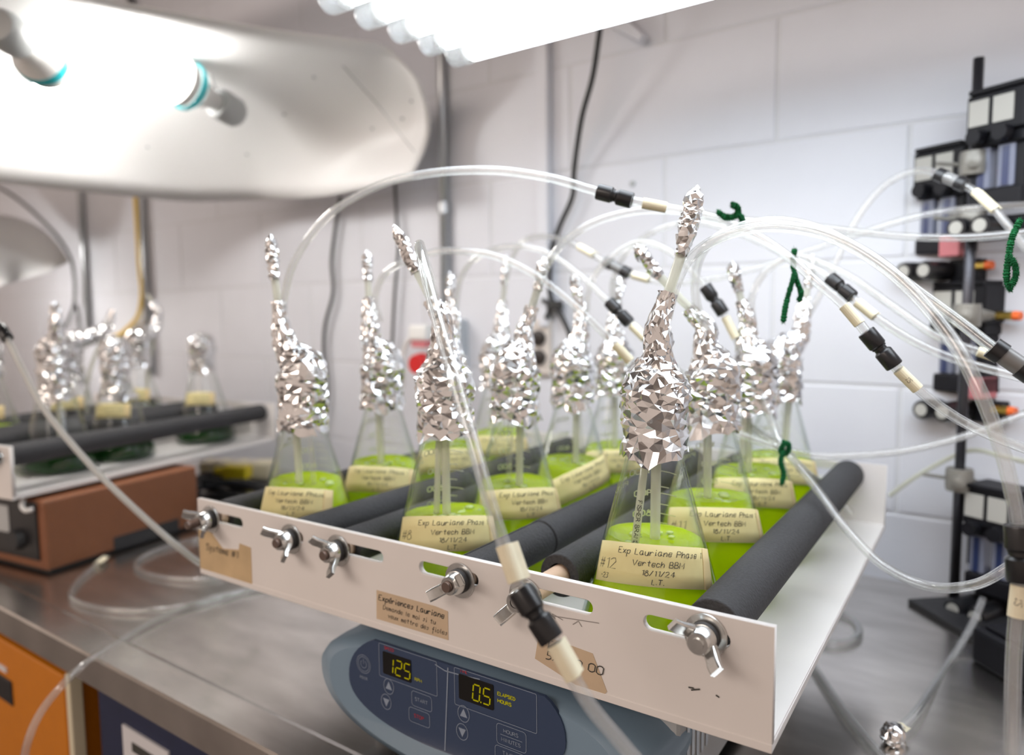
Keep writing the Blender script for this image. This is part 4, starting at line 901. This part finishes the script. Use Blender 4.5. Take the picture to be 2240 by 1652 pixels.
def meter(px, py, d, rz, s, label, tubes=True, knobs=True, red=False, lower=True, fit=True):
    p = D(px, py, d); e = empty('flow_meter', p, rz, label, 'flow meter', 'black flow meters clamped to the stand')
    # local: x across, -y to the viewer, z up, origin at the middle of the top block
    def B(*a): return MB().box(*[v*s for v in a])
    top_ = B(-.038, .038, -.03, .03, -.026, .028).build('block', 'valve_black', e, bevel=.003*s)
    B(-.034, .036, -.034, .02, .028, .034).build('lid', 'valve_black', e, bevel=.001)
    for x in (-.034, -.002): B(x, x+.026, -.0315, -.029, -.014, .020).build('paper_label', 'label_grey', e)
    for x in (-.020, .014):
        MB().lathe([(0, 0), (.011*s, 0), (.010*s, .014*s), (0, .014*s)], 18, Matrix.Translation((x*s, -.030*s, -.030*s)) @ Matrix.Rotation(pi/2, 4, 'X')).build('adjuster', 'valve_black', e, auto=40)
    B(-.036, .036, -.024, .024, -.042, -.026).build('neck_block', 'valve_black', e, bevel=.003*s)
    if tubes:
        for x in (-.022, .010):
            t_ = B(x-.010, x+.012, -.020, .0, -.098, -.042).build('meter_tube', 'meter_clear', e, bevel=.002*s)
            MB().box((x-.003)*s, (x+.005)*s, -.0212*s, -.0195*s, -.096*s, -.045*s).build('scale_strip', 'meter_blue', t_)
        B(.022, .034, -.018, .02, -.100, -.042).build('side_post', 'valve_black', e, bevel=.002*s)
        B(-.040, -.034, -.012, .01, -.092, -.050).build('side_post', 'valve_black', e, bevel=.002*s)
        B(-.034, .036, -.026, .022, -.124, -.098).build('lower_block', 'valve_black', e, bevel=.003*s)
    if red: B(.006, .036, -.0275, .012, -.130, -.100).build('red_label', 'pink_label', e, bevel=.001)
    if knobs:
        zk = -.150 if tubes else -.085
        for x in (-.030, .002):
            k = MB().lathe([(0, .055*s), (.013*s, .055*s), (.0145*s, .050*s), (.0145*s, .004*s), (.010*s, 0), (0, 0)], 22, Matrix.Translation((x*s, 0, zk*s)) @ Matrix.Rotation(pi/2, 4, 'X')).build('control_knob', 'black_plastic', e, auto=40)
            MB().lathe([(0, .0562*s), (.009*s, .0562*s), (.009*s, .0545*s), (0, .0545*s)], 18, Matrix.Translation((x*s, 0, zk*s)) @ Matrix.Rotation(pi/2, 4, 'X')).build('knob_face', 'label_grey', k)
        B(-.034, .05, .0, .02, zk-.016, zk+.016).build('manifold', 'valve_black', e, bevel=.002*s)
    if fit:
        for z in ((-.015, -.145) if tubes else (-.015,)):
            f = MB().lathe([(0, 0), (.006*s, 0), (.006*s, .022*s), (0, .022*s)], 6, Matrix.Translation((.038*s, 0, z*s)) @ Matrix.Rotation(pi/2, 4, 'Y')).build('fitting', 'brass', e)
            MB().lathe([(0, .022*s), (.0068*s, .022*s), (.006*s, .031*s), (0, .031*s)], 14, Matrix.Translation((.038*s, 0, z*s)) @ Matrix.Rotation(pi/2, 4, 'Y')).build('tip', 'orange_tip', f, auto=40)
    return e
meter(2078, 372, 1.09, -.5, 1.0, 'black double flow meter behind the arching tube, upper on the rod', red=True)
meter(2206, 250, .98, -.5, 1.0, 'highest black double flow meter, cut by the picture edge')
meter(2122, 668, 1.09, -.5, 1.05, 'black double flow meter with pink label, middle of the rod', red=True)
meter(2192, 1112, 1.02, -.5, .98, 'lowest black double flow meter above the stand foot')
def clamp(px, py, d, label, to):
    p = D(px, py, d); e = empty('rod_clamp', p, 0, label, 'clamp', 'grey clamps on the stand rod')
    MB().lathe([(.007, -.016), (.017, -.016), (.018, -.010), (.018, .010), (.017, .016), (.007, .016)], 20).build('collar', 'clamp_grey', e, auto=40)
    v = D(*to)-p; MB().tube([v.normalized()*.012, v*.5, v], .008, 12, rf=lambda t: .011-.004*t).build('arm', 'clamp_grey', e, smooth=True)
    MB().tube([(-.045, -.01, .004), (-.014, 0, 0)], .0028, 8).build('thumb_screw', 'clamp_grey', e)
    MB().lathe([(0, 0), (.009, .002), (.009, .008), (0, .01)], 12, Matrix.Translation((.0, -.018, 0)) @ Matrix.Rotation(pi/2, 4, 'X')).build('bolt_head', 'clamp_grey', e, auto=40)
rd = lambda py: PX(Vector((RS.x, RS.y, AY(2110, py, RS.y).z)))
for py, to, lb in ((360, (2195, 350, 1.06), 'grey clamp on the rod beside the highest flow meter'), (690, (2215, 690, 1.1), 'grey clamp on the rod behind the pink labelled flow meter'), (1050, (2165, 1075, 1.08), 'grey clamp on the rod above the lowest flow meter'), (480, (2060, 470, 1.12), 'grey clamp on the rod behind the arching tube')):
    q = rd(py); clamp(q[0], q[1], q[2], lb, to)
p = AZ(2290, 1480, 0); e = empty('foot_weight', p, .75, 'black block weight on the bench at the picture edge', 'weight'); MB().prism([(-.06, -.03), (.05, -.03), (.05, .05), (-.06, .05)], 0, .045).build('body', 'valve_black', e, bevel=.006); MB().box(-.05, .04, -.02, .04, .045, .05).build('lid', 'valve_black', e, bevel=.002)

# ------------------------------------------------------------------ under the bench and on it
yo = .45
e = empty('storage_cabinet', (-1.45, yo, -.9), 0, 'orange metal storage cabinet under the bench', 'cabinet')
MB().box(-.65, .375, 0, .6, 0, .84).build('body', 'orange_paint', e, bevel=.004)
dr = MB().box(-.63, .370, -.012, 0, .02, .835).build('door', 'orange_paint', e, bevel=.003)
MB().box(.14, .235, -.014, -.009, .745, .79).v
MB().box(.135, .195, -.0145, -.011, .735, .775).build('latch_recess', 'black_plastic', dr, bevel=.003)
MB().box(.15, .18, -.0145, -.012, .785, .793).build('name_plate', 'poster_white', dr)
MB().box(.355, .372, -.016, -.01, .62, .70).build('hinge', 'black_plastic', dr, bevel=.002)
MB().box(.375, .388, -.012, .006, 0, .84).build('edge_strip', 'cream', e, bevel=.002)
e = empty('storage_bin', (-.82, .455, -.9), 0, 'dark blue box with a poster label under the bench', 'box')
MB().box(-.20, .22, 0, .5, 0, .83).build('body', 'navy', e, bevel=.004)
ps = MB().box(-.13, -.02, -.003, .001, .5, .80).build('poster', 'poster_white', e)
MB().lathe([(0, 0), (.036, 0), (.036, .0012), (0, .0012)], 28, Matrix.Translation((-.06, -.003, .69)) @ Matrix.Rotation(pi/2, 4, 'X')).build('poster_figure', 'poster_blue', ps)
MB().prism([(-.125, .745), (-.095, .745), (-.10, .715), (-.12, .715)], .003, .0042, Matrix.Rotation(pi/2, 4, 'X')).build('poster_figure', 'poster_orange', ps)
MB().box(-.105, -.045, -.0042, -.003, .772, .784).build('poster_title', 'ink', ps)
# leads and a power strip behind the near tray
p = AZ(520, 1045, 0); e = empty('power_strip', p, .5, 'cream power strip on the bench behind the brown shaker', 'power strip')
MB().box(-.10, .10, -.02, .04, 0, .045).build('body', 'cream', e, bevel=.006)
for x in (-.06, -.01, .04): MB().lathe([(0, 0), (.014, 0), (.014, .002), (0, .002)], 18, Matrix.Translation((x, .01, .045))).build('receptacle', 'socket_beige', e)
p = AZ(520, 1062, 0); e = empty('yellow_plug', p, .4, 'yellow plug connector lying among black leads', 'plug'); MB().box(-.035, .035, -.018, .018, .018, .052).build('body', 'yellow', e, bevel=.006); MB().tube([(-.06, 0, .035), (-.034, 0, .035)], .011, 12).build('cord_grip', 'yellow', e); MB().box(-.02, .03, -.01, .01, 0, .019).build('foot', 'black_plastic', e)
for k in range(4):
    c = AZ(500+12*k, 1062+10*k, .012+.008*k); pts = []
    for i in range(15): a = 2*pi*i/14*(1.0); pts.append(c+Vector(((.14+.015*k)*math.cos(a+k), (.055+.01*k)*math.sin(a+k), .006*math.sin(3*a+k))))
    wire('power_lead', pts, .0085, 'black_cord', ['thick black lead coiled on the bench, lowest loop', 'thick black lead coiled on the bench, second loop', 'thick black lead coiled on the bench, third loop', 'thick black lead coiled on the bench, top loop'][k], 'cable', 'black leads on the bench', 4)
